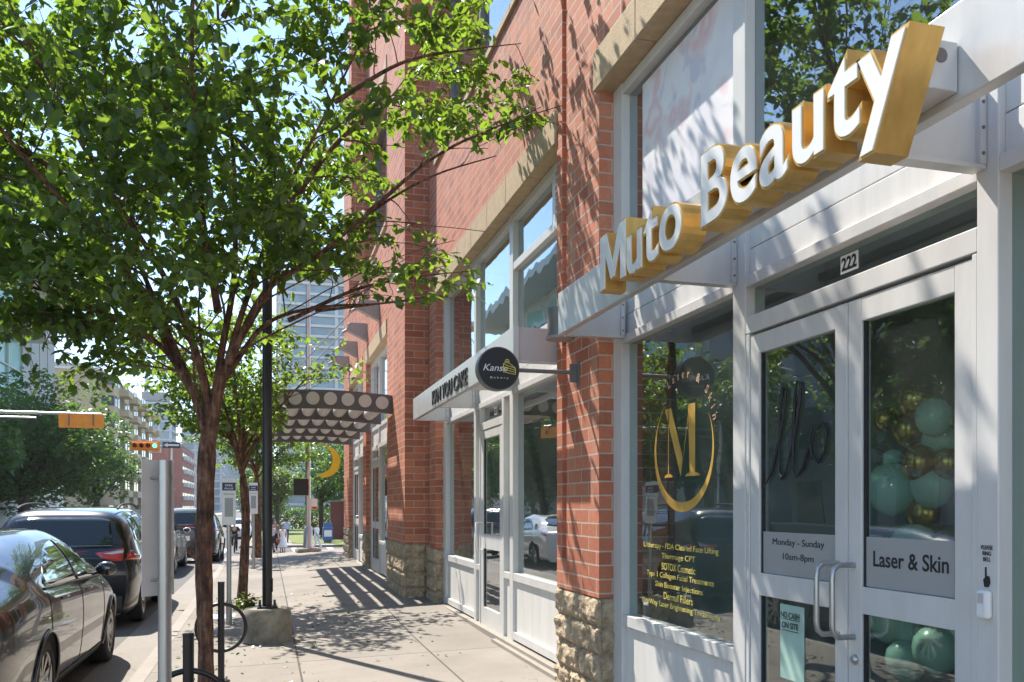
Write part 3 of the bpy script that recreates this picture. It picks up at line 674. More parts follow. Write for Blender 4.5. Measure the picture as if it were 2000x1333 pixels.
def channel_letter(ch, y, z, size, sx):
    """gold can with a white face set 4 mm behind a gold rim; front at x=1.72"""
    if ch == 'M':
        P0 = [(0, 0), (0, 1), (.27, 1), (.53, .40), (.79, 1), (1.06, 1), (1.06, 0), (.85, 0), (.85, .66), (.61, .12), (.45, .12), (.21, .66), (.21, 0)]
        hgt = .729*size; wd_ = sx*size*.80
        def pts(o):
            out = []; n_ = len(P0)
            Q = [(a*wd_/1.06+.028*size*sx, b*hgt) for a, b in P0]
            for i in range(n_):
                p, a, b = Vector(Q[i]), Vector(Q[i-1]), Vector(Q[(i+1) % n_]); d1, d2 = (p-a).normalized(), (b-p).normalized()
                n1, n2 = Vector((-d1.y, d1.x)), Vector((-d2.y, d2.x)); m_ = (n1+n2); m_ = m_/max(.45, m_.length_squared/2) if m_.length > 0 else n1
                out.append(p+m_*o)
            return out
        par_ = sg
        for o_, d0, d1_, mt, nm in ((.0055, 0, .118, 'gold', 'letter'), (-.002, .117, .1225, 'face', 'letter_face')):
            bm = bmesh.new(); vs = [bm.verts.new((p.x, p.y, d0)) for p in pts(o_)]; f_ = bm.faces.new(vs)
            r = bmesh.ops.extrude_face_region(bm, geom=[f_])
            for g_ in r['geom']:
                if isinstance(g_, bmesh.types.BMVert): g_.co.z = d1_
            bmesh.ops.triangulate(bm, faces=bm.faces); bm.transform(Matrix.Translation((1.84, y, z)) @ FACE_STREET); bmesh.ops.recalc_face_normals(bm, faces=bm.faces)
            me = bpy.data.meshes.new(nm); bm.to_mesh(me); bm.free(); me.materials.append(M[mt]); o = bpy.data.objects.new(nm, me); C.objects.link(o); adopt(o, par_); par_ = o
        return
    def mk(off, d0, d1):
        me = text_mesh(ch, size, 0, off=off); bm = bmesh.new(); bm.from_mesh(me)
        bmesh.ops.dissolve_limit(bm, angle_limit=.0001, verts=bm.verts, edges=bm.edges)
        r = bmesh.ops.extrude_face_region(bm, geom=bm.faces[:])
        for v in bm.verts: v.co.z = d0
        for g in r['geom']:
            if isinstance(g, bmesh.types.BMVert): g.co.z = d1
        bm.transform(Matrix.Translation((1.84, y, z)) @ FACE_STREET @ Matrix.Diagonal((sx, 1, 1, 1)))
        bmesh.ops.recalc_face_normals(bm, faces=bm.faces); [setattr(f, 'smooth', False) for f in bm.faces]; bm.to_mesh(me); bm.free(); me.materials.clear(); return me
    g = mk(.0150*size/SZ, 0, .118); g.materials.append(M['gold']); o = bpy.data.objects.new('letter', g); C.objects.link(o); adopt(o, sg)
    f = mk(.0058*size/SZ, .117, .1225); f.materials.append(M['face']); q = bpy.data.objects.new('letter_face', f); C.objects.link(q); adopt(q, o)
def word(s, ya, yb, size, z):
    adv = [letter_w(c) for c in s]; tot = sum(a for a, b in adv)*size
    sx = (ya-yb)/tot; y = ya
    for c, (a, b) in zip(s, adv):
        channel_letter(c, y-a*size*sx*.03, z, size, sx*.94); y -= a*size*sx
word('Muto', 4.39, 3.40, SZ*.96, 2.595); word('Beauty', 3.27, 2.05, SZ, 2.60)

put_sign = thing('lettering_sign', 'black flat lettering KAN YOU CAKE on the far awning fascia', 'sign', (1.94, 9.5, 2.7))
put_text('lettering', 'KAN YOU CAKE', M['blackmatte'], put_sign, (1.939, 10.46, 2.67), FACE_STREET, width=1.92, height=.17, ext=.012, off=.008)

# round blade sign
bs = thing('round_blade_sign', 'round black projecting bakery sign with cake drawing on an arm from the brick pier', 'sign', (X, 6.34, 2.45))
def ycyl(c, r, y0, y1, n=48): return Matrix.Translation((c[0], y1, c[1])) @ Matrix.Rotation(PI/2, 4, 'X'), [(r, 0), (r, y1-y0)]
T, pr = ycyl((1.665, 2.475), .163, 6.29, 6.37); MB().lathe(pr, 48, T).build('rim', M['darksteel'], bs, bevel=.004)
T, pr = ycyl((1.665, 2.475), .155, 6.286, 6.289); MB().lathe(pr, 48, T).build('face', M['blackmatte'], bs)
MB().tube([(1.82, 6.33, 2.475), (2.26, 6.33, 2.475)], .016, 12).build('arm', M['darksteel'], bs)
m = MB(); m.box(2.30, 2.309, 6.29, 6.37, 2.37, 2.56).box(2.24, 2.30, 6.325, 6.335, 2.40, 2.54); m.build('wall_plate', M['darksteel'], bs, bevel=.003)
put_text('lettering', 'Kanse', M['white'], bs, (1.545, 6.285, 2.455), FACE_CAM, width=.19, height=.05, shear=.3, off=.002)
put_text('lettering', 'B a k e r y', M['white'], bs, (1.60, 6.285, 2.395), FACE_CAM, width=.14, height=.018)
m = MB()
def ln(a, b, r=.0025): m.tube([(a[0], 6.284, a[1]), (b[0], 6.284, b[1])], r, 6)
cx, cz = 1.745, 2.48
for a, b in [((-.045, .03), (-.045, -.03)), ((-.045, .03), (.05, .0)), ((.05, .0), (.05, -.045)), ((-.045, -.03), (.05, -.045)), ((-.045, .01), (.05, -.015)), ((-.045, -.01), (.05, -.03)), ((-.045, .03), (-.02, .055)), ((-.02, .055), (.05, .0))]: ln((cx+a[0], cz+a[1]), (cx+b[0], cz+b[1]))
m.tube([(cx-.015+.014*math.cos(a), 6.284, cz+.052+.014*math.sin(a)) for a in np.linspace(0, 2*PI, 14)], .0025, 6)
m.build('cake_drawing', M['yellowdecal'], bs)
# wall sconce
sc_ = thing('wall_sconce', 'dark half round wall lamp on the brick pier beside the near awning', 'wall lamp', (2.25, 6.5, 2.8))
MB().lathe([(.10, 0), (.10, .22)], 24, Matrix.Translation((2.22, 6.5, 2.78))).build('shade', M['darksteel'], sc_, bevel=.003)
MB().lathe([(.112, 0), (.112, .02)], 24, Matrix.Translation((2.22, 6.5, 2.758))).build('ring', M['taupe'], sc_)

# tube canopy on bay 3
cn = thing('tube_canopy', 'dark steel canopy with rows of pale round tubes over the sidewalk', 'canopy', (XP, 18, 3.0))
def arch(x): t = (x-.05)/1.9; return .16*math.sin(PI*max(0, min(1, t)))*.28-.02*t
cy_ = [14.22, 16.1, 18.0, 19.9, 21.8]
for i, y in enumerate(cy_):
    xe = 1.965 if i == 0 else 2.02
    xs = np.linspace(-.12, xe, 22); lo = [(x, 3.02+arch(x)-.05) for x in xs]; hi = [(x, 3.02+arch(x)+.25) for x in xs]
    MB().prism(lo+hi[::-1], y, y+.05, 'y').build('beam', M['canopygrey'], cn)
for k in range(7):
    x = 1.80-k*.275
    T = Matrix.Translation((x, 21.95, 3.13+arch(x))) @ Matrix.Rotation(PI/2, 4, 'X')
    MB().lathe([(.104, 0), (.104, 21.95-14.195)], 24, T).build('tube', M['tubewhite'], cn)
for k, y in enumerate((16.4, 18.5, 20.6, 22.7)):
    MB().prism([(X3, 5.30), (1.68, 5.30), (1.62, 5.26), (1.60, 5.13), (X3, 4.92)], y, y+.16, 'y').build('bracket', M['taupe'], cn, bevel=.01)
    MB().tube([(1.64, y+.08, 5.16), (1.52, y+.08, 5.09)], .03, 8).build('clevis', M['taupe'], cn)
    MB().tube([(1.56, y+.08, 5.12), (-.06, cy_[k+1]+.02, 3.27)], .012, 6).build('stay_rod', M['taupe'], cn)
# moon sign
ms = thing('crescent_sign', 'yellow crescent moon sign hanging beyond the canopy at the building corner', 'sign', (1.62, 23.6, 2.9))
o = [(1.45+.42*math.cos(a), 2.62+.42*math.sin(a)) for a in np.linspace(R(-115), R(100), 32)]
q = [(1.32+.36*math.cos(a), 2.68+.385*math.sin(a)) for a in np.linspace(R(96), R(-104), 32)]
m = MB(); n = 32; q = q[::-1]
vs = [(a, 23.55, b) for a, b in o]+[(a, 23.55, b) for a, b in q]+[(a, 23.65, b) for a, b in o]+[(a, 23.65, b) for a, b in q]
fs = []
for i in range(n-1): fs += [(i, i+1, n+i+1, n+i), (2*n+i, 3*n+i, 3*n+i+1, 2*n+i+1), (i, 2*n+i, 2*n+i+1, i+1), (n+i, n+i+1, 3*n+i+1, 3*n+i)]
m.add(vs, fs); m.build('crescent', M['moon'], ms)
MB().tube([(1.45, 23.6, 3.03), (1.45, 23.6, 3.15), (X3, 23.6, 3.15)], .02, 8).build('arm', M['darksteel'], ms)

# ================================================================ BALLOONS behind the doors
bal = [(1742, 955, .125, 0), (1820, 950, .10, 0), (1788, 782, .09, 1), (1824, 815, .085, 0), (1775, 840, .08, 1), (1836, 862, .085, 0), (1795, 905, .085, 1), (1744, 898, .05, 0), (1810, 1005, .10, 1), (1785, 1075, .12, 0),
       (1735, 1215, .10, 0), (1780, 1240, .085, 0), (1830, 1270, .11, 0), (1770, 1290, .10, 0), (1870, 1240, .13, 0), (1690, 1230, .07, 1), (1850, 905, .07, 1), (1730, 820, .06, 1)]
th = math.atan(478/1700)
lab0 = {0: 'mint green party balloon', 1: 'shiny gold party balloon'}
spots = ['large one low at the left of the upper pane', 'at the right under the small gold one', 'topmost of the garland', 'just below the topmost gold one', 'at the left edge under the top', 'at the right beside the film decal',
         'in the middle of the garland', 'small one above the large left balloon', 'below the two big mint ones', 'half hidden behind the Laser & Skin film', 'upper one in the lower pane', 'second one in the lower pane', 'right one in the lower pane', 'lowest one in the lower pane', 'big one at the right edge of the lower pane', 'left one in the lower pane', 'small one at the right edge', 'small one at the upper left']
for i, ((px, py, r, k), sp) in enumerate(zip(bal, spots)):
    a = (px-1000)/1700; D = Vector((math.sin(th)+math.cos(th)*a, math.cos(th)-math.sin(th)*a, (988-py)/1700)); p = Vector((0, 0, 1.45))+D*((3.02+.06*(i % 3))/D.x)
    r *= 1.0
    m = MB(); m.smooth = True; m.lathe([(.001, -r*1.12), (.35*r, -r*1.02), (.72*r, -r*.75), (.95*r, -r*.3), (r, .1*r), (.92*r, .5*r), (.62*r, .88*r), (.25*r, 1.03*r), (.001, 1.06*r)], 24, Matrix.Translation(p), caps=False)
    o = m.build('balloon', [M['balloon_mint'], M['balloon_gold']][k]); tag(o, f'{lab0[k]}, {sp}', 'balloon', 'balloon garland behind the glass doors')
# back shelf + white lattice chair behind door bottom, gift bag
gb = thing('gift_bag', 'mint striped gift bag behind the window at the right edge', 'bag', (2.72, 2.08, .1))
bx('bag', M['mint'], gb, 2.62, 2.80, 1.98, 2.19, .62, .86); MB().tube([(2.66, 2.03, .86), (2.66, 2.05, .91), (2.66, 2.12, .91), (2.66, 2.14, .86)], .006, 6).build('handle', M['moon'], gb)
bx('pedestal', M['greydecal'], gb, 2.60, 2.84, 1.95, 2.3, .0, .618)
cur = MB(); n = 60
cur.add([(3.2+.03*math.sin(i*.9), .9+i*.028, z) for i in range(n) for z in (.05, 2.6)], [(2*i, 2*i+2, 2*i+3, 2*i+1) for i in range(n-1)])
tag(cur.build('backdrop', M['blackmatte']), 'interior darkness put in as a black pleated curtain behind the window at the far right', 'backdrop')  # its black stands in for the unlit interior behind this pane

# ================================================================ STREET FURNITURE
lp = thing('lamp_post', 'tall black lamp post on a round concrete pedestal', 'lamp post', (0, 10.15, gz(0, 10.15)))
g0 = gz(0, 10.15)
m = MB(); m.lathe([(.285, 0), (.275, .03), (.262, .30), (.25, .355), (.235, .37)], 20, Matrix.Translation((0, 10.15, g0))).build('pedestal', M['ped'], lp)
bx('base_plate', M['black'], lp, -.11, .11, 10.04, 10.26, g0+.371, g0+.392, bevel=.004)
MB().tube([(0, 10.15, g0+.39), (0, 10.15, 4.95)], .054, 20).build('post', M['black'], lp)
bx('hand_hole_cover', M['black'], lp, .045, .062, 10.11, 10.19, g0+.55, g0+.70, bevel=.004)
m = MB()
for sx in (-1, 1):
    for sy in (-1, 1): m.tube([(.08*sx, 10.15+.08*sy, g0+.39), (.08*sx, 10.15+.08*sy, g0+.45)], .014, 8)
m.build('anchor_bolts', M['black'], lp)
arc = [(-.75+.75*math.cos(a)*1.0, 10.15, 4.9+.75*math.sin(a)) for a in np.linspace(0, PI, 14)]
MB().tube([(0, 10.15, 4.8)]+arc+[(-1.5, 10.15, 4.7)], .03, 10).build('gooseneck_arm', M['black'], lp)
MB().lathe([(.05, .25), (.06, .12), (.16, .04), (.24, 0), (.22, -.01)], 20, Matrix.Translation((-1.5, 10.15, 4.45))).build('lamp_shade', M['black'], lp)

def bike_rack(x, y, label):
    g = gz(x, y); r = thing('bike_rack', label, 'bike rack', (x, y, g), 0, 'ring and post bike racks')
    MB().tube([(x, y, g), (x, y, g+.86)], .028, 18).build('post', M['black'], r)
    MB().tube([(x, y, g+.856), (x, y, g+.868)], .029, 18).build('cap', M['blackmatte'], r)
    zc = g+.47
    MB().tube([(x+.205*math.cos(a), y+.001, zc+.205*math.sin(a)) for a in np.linspace(0, 2*PI, 41)], .0155, 12, caps=False).build('ring', M['black'], r)
    m = MB(); m.lathe([(.075, 0), (.075, .01), (.045, .014)], 20, Matrix.Translation((x, y, g))).build('flange', M['black'], r)
    m = MB()
    for a in range(4): m.tube([(x+.058*math.cos(a*PI/2+.7), y+.058*math.sin(a*PI/2+.7), g+.01), (x+.058*math.cos(a*PI/2+.7), y+.058*math.sin(a*PI/2+.7), g+.04)], .008, 6)
    m.build('anchor_bolts', M['steel'], r); return r
bike_rack(-.385, 7.95, 'black ring and post bike rack between tree trunk and concrete pedestal')
bike_rack(-.392, 4.78, 'black ring and post bike rack at the bottom edge beside the near steel post')

# near sign post seen from behind
x, y = -.468, 4.42; g = gz(x, y)
sp = thing('sign_post', 'near steel post with blank back of a tall narrow sign', 'sign post', (x, y, g))
MB().tube([(x, y, g), (x, y, 1.665)], .0305, 24).build('post', M['steel'], sp)
dv = Vector((.75, .66, 0)).normalized()
def plate(par, c, w2, z0, z1, t=.004, ang=None, mat=M['signback'], name='sign_plate'):
    m = MB(); T = Matrix.Translation((c[0], c[1], 0)) @ Matrix.Rotation(ang, 4, 'Z'); m.box(-w2/2, w2/2, -t/2, t/2, z0, z1, T); return m.build(name, mat, par, bevel=.001)
plate(sp, (x-.035, y+.045), .175, 1.02, 1.668, ang=math.atan2(dv.y, dv.x))
for z in (1.1, 1.58): MB().tube([(x, y, z-.012), (x, y, z+.012)], .034, 20).build('clamp', M['steel'], sp)
for z in (1.1, 1.58): MB().tube([(x-.036, y-.02, z), (x-.058, y-.03, z)], .008, 8).build('bolt', M['steel'], sp)
# parking sign posts
def pay_sign(x, y, top, h, wd, lab, hdr=True):
    g = gz(x, y); s = thing('parking_sign', lab, 'sign', (x, y, g), 0, 'parking signs on steel posts')
    MB().tube([(x, y, g), (x, y, top-.02)], .03, 16).build('post', M['steel'], s)
    MB().tube([(x, y, g), (x, y, g+.3)], .038, 16).build('sleeve', M['steel'], s)
    p = bx('sign_plate', M['white'], s, x-wd/2, x+wd/2, y-.038, y-.033, top-h, top, bevel=.001)
    bx('header', M['navy'], p, x-wd/2+.003, x+wd/2-.003, y-.0405, y-.039, top-.26*h, top-.09*h)
    put_text('lettering', 'PARK', M['white'], p, (x, y-.041, top-.17*h), FACE_CAM, width=wd*.55, height=.026, off=.02, align='CENTER')
    put_text('lettering', 'PLUS', M['white'], p, (x, y-.041, top-.235*h), FACE_CAM, width=wd*.6, height=.022, off=.02, align='CENTER')
    put_text('lettering', 'Scan to pay', M['blackmatte'], p, (x, y-.0395, top-.36*h), FACE_CAM, width=wd*.75, height=.03, align='CENTER')
    bx('symbol_panel', M['greydecal'], p, x-wd*.3, x+wd*.3, y-.0405, y-.039, top-.82*h, top-.42*h)
    m = MB()
    for a in range(4): m.tube([(x+.06*math.cos(a*PI/2), y+.06*math.sin(a*PI/2), g), (x+.06*math.cos(a*PI/2), y+.06*math.sin(a*PI/2), g+.04)], .009, 6)
    m.build('anchor_bolts', M['steel'], s)
pay_sign(-.475, 11.8, 1.80, .60, .17, 'narrow white parking sign with navy header on a steel post behind the big tree trunk')
pay_sign(-.32, 21.9, 2.0, .75, .2, 'farther narrow white parking sign between the two slimmer tree trunks')
# utility cover
x, y = -.62, 12.6; tag(bx('utility_cover', M['steel'], None, x-.2, x+.2, y-.3, y+.3, gz(x, y)+.001, gz(x, y)+.012), 'flat metal utility cover set in the sidewalk near the kerb', 'utility cover')

# ================================================================ TREES
def leaf_cloud(name, pos, size, mat, droop=.55, par=None, nrm=None, keep=.0):
    """each leaf a folded, pointed blade of two faces"""
    n = len(pos); pos = np.asarray(pos)
    az_ = rng.uniform(0, 2*PI, n); dr = rng.normal(droop, .35, n)
    ax = np.stack([np.cos(az_)*np.cos(dr), np.sin(az_)*np.cos(dr), -np.sin(dr)], 1)      # midrib
    up = np.stack([rng.normal(0, .5, n), rng.normal(0, .5, n), np.ones(n)], 1)
    side = np.cross(ax, up); side /= np.linalg.norm(side, axis=1)[:, None]+1e-9
    nr = np.cross(side, ax)
    l = size*rng.uniform(.5, 1.35, n); w_ = l*rng.uniform(.24, .38, n); fold = w_*rng.uniform(.1, .55, n)
    def P(a, b, c): return pos+ax*(l*a)[:, None]+side*(w_*b)[:, None]+nr*(fold*c)[:, None]
    o = np.ones(n)
    V = np.stack([P(0*o, 0*o, 0*o), P(.22*o, .85*o, .8*o), P(.60*o, .9*o, .8*o), P(1*o, 0*o, -.45*o), P(.60*o, -.9*o, .8*o), P(.22*o, -.85*o, .8*o)], 1).reshape(-1, 3)
    b = (np.arange(n)*6)[:, None]
    F = np.concatenate([b+np.array([0, 1, 2, 3]), b+np.array([0, 3, 4, 5])], 1).reshape(-1)
    me = bpy.data.meshes.new(name); me.vertices.add(n*6); me.vertices.foreach_set('co', V.ravel())
    me.loops.add(n*8); me.loops.foreach_set('vertex_index', F.astype(np.int32)); me.polygons.add(n*2)
    me.polygons.foreach_set('loop_start', np.arange(0, n*8, 4, dtype=np.int32)); me.polygons.foreach_set('loop_total', np.full(n*2, 4, dtype=np.int32))
    me.update(); a = me.attributes.new('tone', 'FLOAT', 'FACE'); a.data.foreach_set('value', np.repeat(rng.beta(2, 2.6, n), 2).astype(np.float32))
    me.materials.append(mat); me.validate()
    ob = bpy.data.objects.new(name, me); C.objects.link(ob)
    if par is not None: adopt(ob, par, False)
    return ob
def spline(pts, n):
    pts = [Vector(p) for p in pts]; P = [pts[0]*2-pts[1]]+pts+[pts[-1]*2-pts[-2]]; out = []
    for i in range(n+1):
        t = i/n*(len(pts)-1); k = min(int(t), len(pts)-2); u = t-k; a, b, c, d = P[k:k+4]
        out.append(.5*((2*b)+(c-a)*u+(2*a-5*b+4*c-d)*u*u+(-a+3*b-3*c+d)*u**3))
    return out
def street_tree(label, base, limbs, trunk, tr, leafn=12, leaf=.085, seed=1, dens=1.0, second=13, keep=None, group='trees along the sidewalk', sec_len=(.7, 1.6), reach=None):
    rnd = random.Random(seed)
    t = thing('street_tree', label, 'tree', base, 0, group)
    def wob(p, q): return 1+.10*noise.noise(Vector((math.cos(q)*2, math.sin(q)*2, p.z*5+seed)))+.09*noise.noise(Vector((math.cos(q)*6, math.sin(q)*6, p.z*1.6+seed)))+.05*noise.noise(Vector((math.cos(q)*9, math.sin(q)*9, p.z*16)))
    tp = spline(trunk, 70); MB().tube(tp, [tr[0]+(tr[1]-tr[0])*smooth(i/70*1.15)+.035*math.exp(-i/5)-tr[1]*.75*smooth((i-58)/12) for i in range(71)], 32, wob=wob).build('trunk', M['bark'], t, world=False)
    lm = MB(); tw = MB(); leaves = []
    def twig(p, d, ln_):
        n = 4; pts = [p]; q = Vector(p); dd = Vector(d)
        for i in range(n):
            dd = (dd+Vector((rnd.uniform(-.18, .18), rnd.uniform(-.18, .18), rnd.uniform(-.20, .06)))).normalized(); q = q+dd*ln_/n; pts.append(q.copy())
        if keep and not all(keep(k) for k in pts[1:]): return
        tw.tube(pts, [.0035, .003, .0025, .002, .0015], 3, caps=False)
        k = max(2, int(leafn*dens*ln_/.5))
        for i in range(k):
            s_ = (i+rnd.random())/k*n; a = min(int(s_), n-1); c = pts[a].lerp(pts[a+1], s_-a)
            leaves.append((c.x+rnd.uniform(-.03, .03), c.y+rnd.uniform(-.03, .03), c.z+rnd.uniform(-.03, .02)))
    for pts, r0 in limbs:
        sp_ = spline(pts, 26); n = len(sp_)
        lm.tube(sp_, [r0*(1-.86*(i/(n-1))**.8) for i in range(n)], 10)
        sec_ = second if r0 > .0225 else max(4, int(second*.48)); ls_ = 1 if r0 > .0225 else .55
        for k in range(sec_):
            f = .16+.84*(k+rnd.random()*.8)/sec_; i = min(int(f*(n-1)), n-2); p = sp_[i]; ta = (sp_[i+1]-sp_[i]).normalized()
            az_ = rnd.uniform(0, 2*PI); out = Vector((math.cos(az_), math.sin(az_), rnd.uniform(-.15, .55)))
            rad = Vector((p.x, p.y, 0)); 
            if rad.length > .1: out += rad.normalized()*.55
            d = (ta*.45+out).normalized(); sl = rnd.uniform(*sec_len)*(1.15-.5*f)*ls_
            q = [p.copy()]; dd = d.copy(); c = p.copy(); m_ = 7
            for j in range(m_):
                dd = (dd+Vector((rnd.uniform(-.13, .13), rnd.uniform(-.13, .13), rnd.uniform(-.14, .10)))).normalized(); c = c+dd*sl/m_; q.append(c.copy())
            if keep:
                while len(q) > 2 and not keep(q[-1]): q.pop()
            if len(q) < 3: continue
            rr = .012*(1.1-.5*f)*r0/.045; lm.tube(q, [max(.003, rr*(1-.8*j/(len(q)-1))) for j in range(len(q))], 6, caps=False)
            nt_ = int(9*dens*sl/1.2)+2
            for j in range(nt_):
                u = .2+.8*(j+rnd.random())/nt_; a = min(int(u*(len(q)-1)), len(q)-2); pp = q[a].lerp(q[a+1], u*(len(q)-1)-a)
                d2 = ((q[a+1]-q[a]).normalized()*.7+Vector((rnd.uniform(-1, 1), rnd.uniform(-1, 1), rnd.uniform(-.5, .6)))).normalized()
                twig(pp, d2, rnd.uniform(.28, .6))
            twig(q[-1], (q[-1]-q[-2]).normalized(), .5)
        twig(sp_[-1], (sp_[-1]-sp_[-2]).normalized(), .6)
    lo = lm.build('limbs', M['bark'], t, world=False); tw.build('twigs', M['limb'], lo, world=False)
    leaf_cloud('crown', leaves, leaf, M['leaf'], par=t)
    print('leaves', label[:20], len(leaves)); return t
g = gz(-.45, 7.0)
def LB(dx, dz, dy=0):      # helper in tree-local metres: lateral in picture plane, height above pavement, depth
    cr, sr = math.cos(th), math.sin(th); return (dx*cr+dy*sr, -dx*sr+dy*cr, dz)
limbs = [
 ([LB(.0, 1.85), LB(-.01, 2.1), LB(-.12, 2.45), LB(-.38, 3.0, .1), LB(-.62, 3.45, .25), LB(-.95, 4.1, .4), LB(-1.25, 4.7, .5), LB(-1.7, 5.5, .6)], .037),
 ([LB(.03, 2.2), LB(-.03, 2.6, -.05), LB(-.20, 3.2, -.3), LB(-.55, 3.9, -.7), LB(-.9, 4.8, -1.1)], .042),
 ([LB(.01, 1.8), LB(.05, 2.2), LB(.12, 2.7, .0), LB(.2, 3.3, .05), LB(.18, 4.2, .1), LB(.05, 5.2, .15), LB(.0, 6.4, .2)], .042),
 ([LB(.02, 1.85), LB(.08, 2.25), LB(.20, 2.75, .0), LB(.40, 3.3, -.05), LB(.65, 3.9, -.1), LB(.95, 4.5, -.1), LB(1.3, 5.3, 0)], .038),
 ([LB(.17, 2.6), LB(.45, 3.15, .0), LB(.85, 3.45, .05), LB(1.25, 3.85, .2), LB(1.7, 4.15, .3), LB(2.2, 4.35, .4)], .030),
 ([LB(.15, 2.5), LB(.40, 2.95, .2), LB(.75, 3.15, .5), LB(1.2, 3.25, .8), LB(1.65, 3.35, 1.0)], .024),
 ([LB(-.08, 2.35), LB(-.35, 2.75, .0), LB(-.8, 3.0, -.2), LB(-1.3, 3.15, -.3), LB(-1.8, 3.2, -.3)], .028),
 ([LB(-.2, 2.6), LB(-.6, 3.1, .3), LB(-1.2, 3.5, .8), LB(-1.8, 3.9, 1.2), LB(-2.4, 4.3, 1.5)], .030),
 ([LB(.04, 2.3, .05), LB(.1, 2.8, .4), LB(.25, 3.5, 1.0), LB(.4, 4.4, 1.6), LB(.5, 5.2, 2.0)], .036),
 ([LB(.1, 3.0, -.02), LB(.15, 3.6, -.5), LB(.3, 4.4, -1.1), LB(.5, 5.3, -1.5)], .032),
 ([LB(1.2, 3.8, .15), LB(1.7, 4.2, .1), LB(2.2, 4.45, .1), LB(2.72, 4.62, .1)], .020),
 ([LB(1.0, 4.55, -.1), LB(1.5, 4.9, .0), LB(2.0, 5.05, .1), LB(2.4, 5.15, .2)], .020),
 ([LB(.55, 3.0, .3), LB(1.1, 3.25, .3), LB(1.6, 3.35, .3), LB(2.05, 3.4, .3)], .020),
 ([LB(.75, 3.1, .4), LB(1.2, 3.1, .2), LB(1.75, 3.15, .1)], .016),
 ([LB(-.05, 4.5, .1), LB(-.4, 5.2, .3), LB(-.8, 6.1, .4), LB(-1.1, 7.0, .5)], .030),
 ([LB(.5, 3.6, .0), LB(.9, 4.5, .5), LB(1.5, 5.2, .9), LB(2.0, 6.0, 1.2)], .030),
 ([LB(.1, 5.3, .1), LB(.5, 6.0, .1), LB(.9, 6.9, -.1)], .025),
 ([LB(-.62, 3.45, .25), LB(-.9, 4.1, .7), LB(-1.3, 4.7, 1.1), LB(-1.5, 5.5, 1.4)], .03),
 ([LB(-.35, 3.0, .1), LB(-.9, 3.7, -.3), LB(-1.4, 4.4, -.6), LB(-1.7, 5.2, -.8)], .03),
 ([LB(-.8, 3.9, .3), LB(-1.5, 4.3, .0), LB(-2.2, 4.7, -.3), LB(-2.8, 5.0, -.5)], .026),
]
def keep_main(p):
    lx = p.x*math.cos(th)-p.y*math.sin(th); dp = p.y*math.cos(th)+p.x*math.sin(th); d = 6.61+dp
    if d < 4.3: return False
    px = 402+lx*1700/d; py = 988-(p.z+g-1.45)*1700/d
    if p.x > 2.66: return False
    # rough lower outline of the crown
    lim = 640
    if px < 60: lim = 690
    elif px < 190: lim = 790
    elif px < 260: lim = 740
    elif px < 420: lim = 660
    elif px < 520: lim = 560
    elif px < 640: lim = 600
    elif px < 945: lim = 600
    else: lim = 300
    if 520 < px < 700 and py > 545: return False
    if px > 700 and 290 < py < 430: return px < 760 and False
    if px > 1075 or (px > 915 and not 130 < py < 300 and py > 0) or (px > 700 and py > 430 and (int(p.x*31)+int(p.z*37)) % 3 == 0): return False
    return py < lim
TR1 = street_tree('big leafy tree with peeling reddish trunk in the foreground', (-.45, 7.0, g), limbs, [(0, 0, -.05), (.0, 0, .5), (-.015, 0, 1.1), (.0, 0, 1.7), (.02, 0, 2.3)], (.054, .066), leafn=18, leaf=.082, seed=5, dens=1.08, second=15, keep=keep_main)
bk = MB().tube([LB(-.06, 1.13), LB(-.10, 1.16), LB(-.135, 1.20)], [.03, .022, .018], 8).build('branch_stub', M['bark'], TR1, world=False)
# two more trees farther along
def keep_second(p):
    if p.z < 1.9 or p.x > 2.2: return False
    x, y, z = p.x-.37, p.y+13.55, p.z-.1; d = x*math.sin(th)+y*math.cos(th); px = 1000+1700*(x*math.cos(th)-y*math.sin(th))/d; py = 988-1700*(z-1.45)/d
    return py < (755 if px > 560 else 850)
def small_limbs(seed, h0, spread, top, n=9):
    r_ = random.Random(seed); out = []
    for k in range(n):
        a = 2*PI*k/n+r_.uniform(-.3, .3); s_ = spread*r_.uniform(.55, 1.0); tt = h0+(top-h0)*r_.uniform(.55, 1)
        out.append(([(0, 0, h0+.15*(k % 3)), (math.cos(a)*s_*.22, math.sin(a)*s_*.22, h0+(tt-h0)*.35), (math.cos(a)*s_*.6, math.sin(a)*s_*.6, h0+(tt-h0)*.7), (math.cos(a)*s_, math.sin(a)*s_, tt)], .034))
    out.append(([(0, 0, h0), (.03, .02, h0+.4*(top-h0)), (-.04, .03, top)], .04)); return out
street_tree('slim second street tree with thin reddish trunk beyond the parking sign', (-.37, 13.55, gz(-.37, 13.55)), small_limbs(3, 2.0, 1.45, 4.3), [(0, 0, -.05), (.04, 0, .7), (.06, 0, 1.4), (.0, 0, 2.2)], (.068, .06), leafn=13, leaf=.09, seed=21, dens=.95, second=11, sec_len=(.5, 1.1),
            keep=keep_second)
street_tree('third street tree with its trunk beyond the second parking sign', (-.30, 26.6, gz(-.3, 26.6)), small_limbs(8, 2.3, 2.2, 5.2), [(0, 0, -.05), (.02, 0, .8), (.0, 0, 1.6), (.0, 0, 2.5)], (.13, .11), leafn=11, leaf=.12, seed=31, dens=.85, second=12, sec_len=(.7, 1.4), keep=lambda p: p.z > 2.0 and p.x < 2.1)
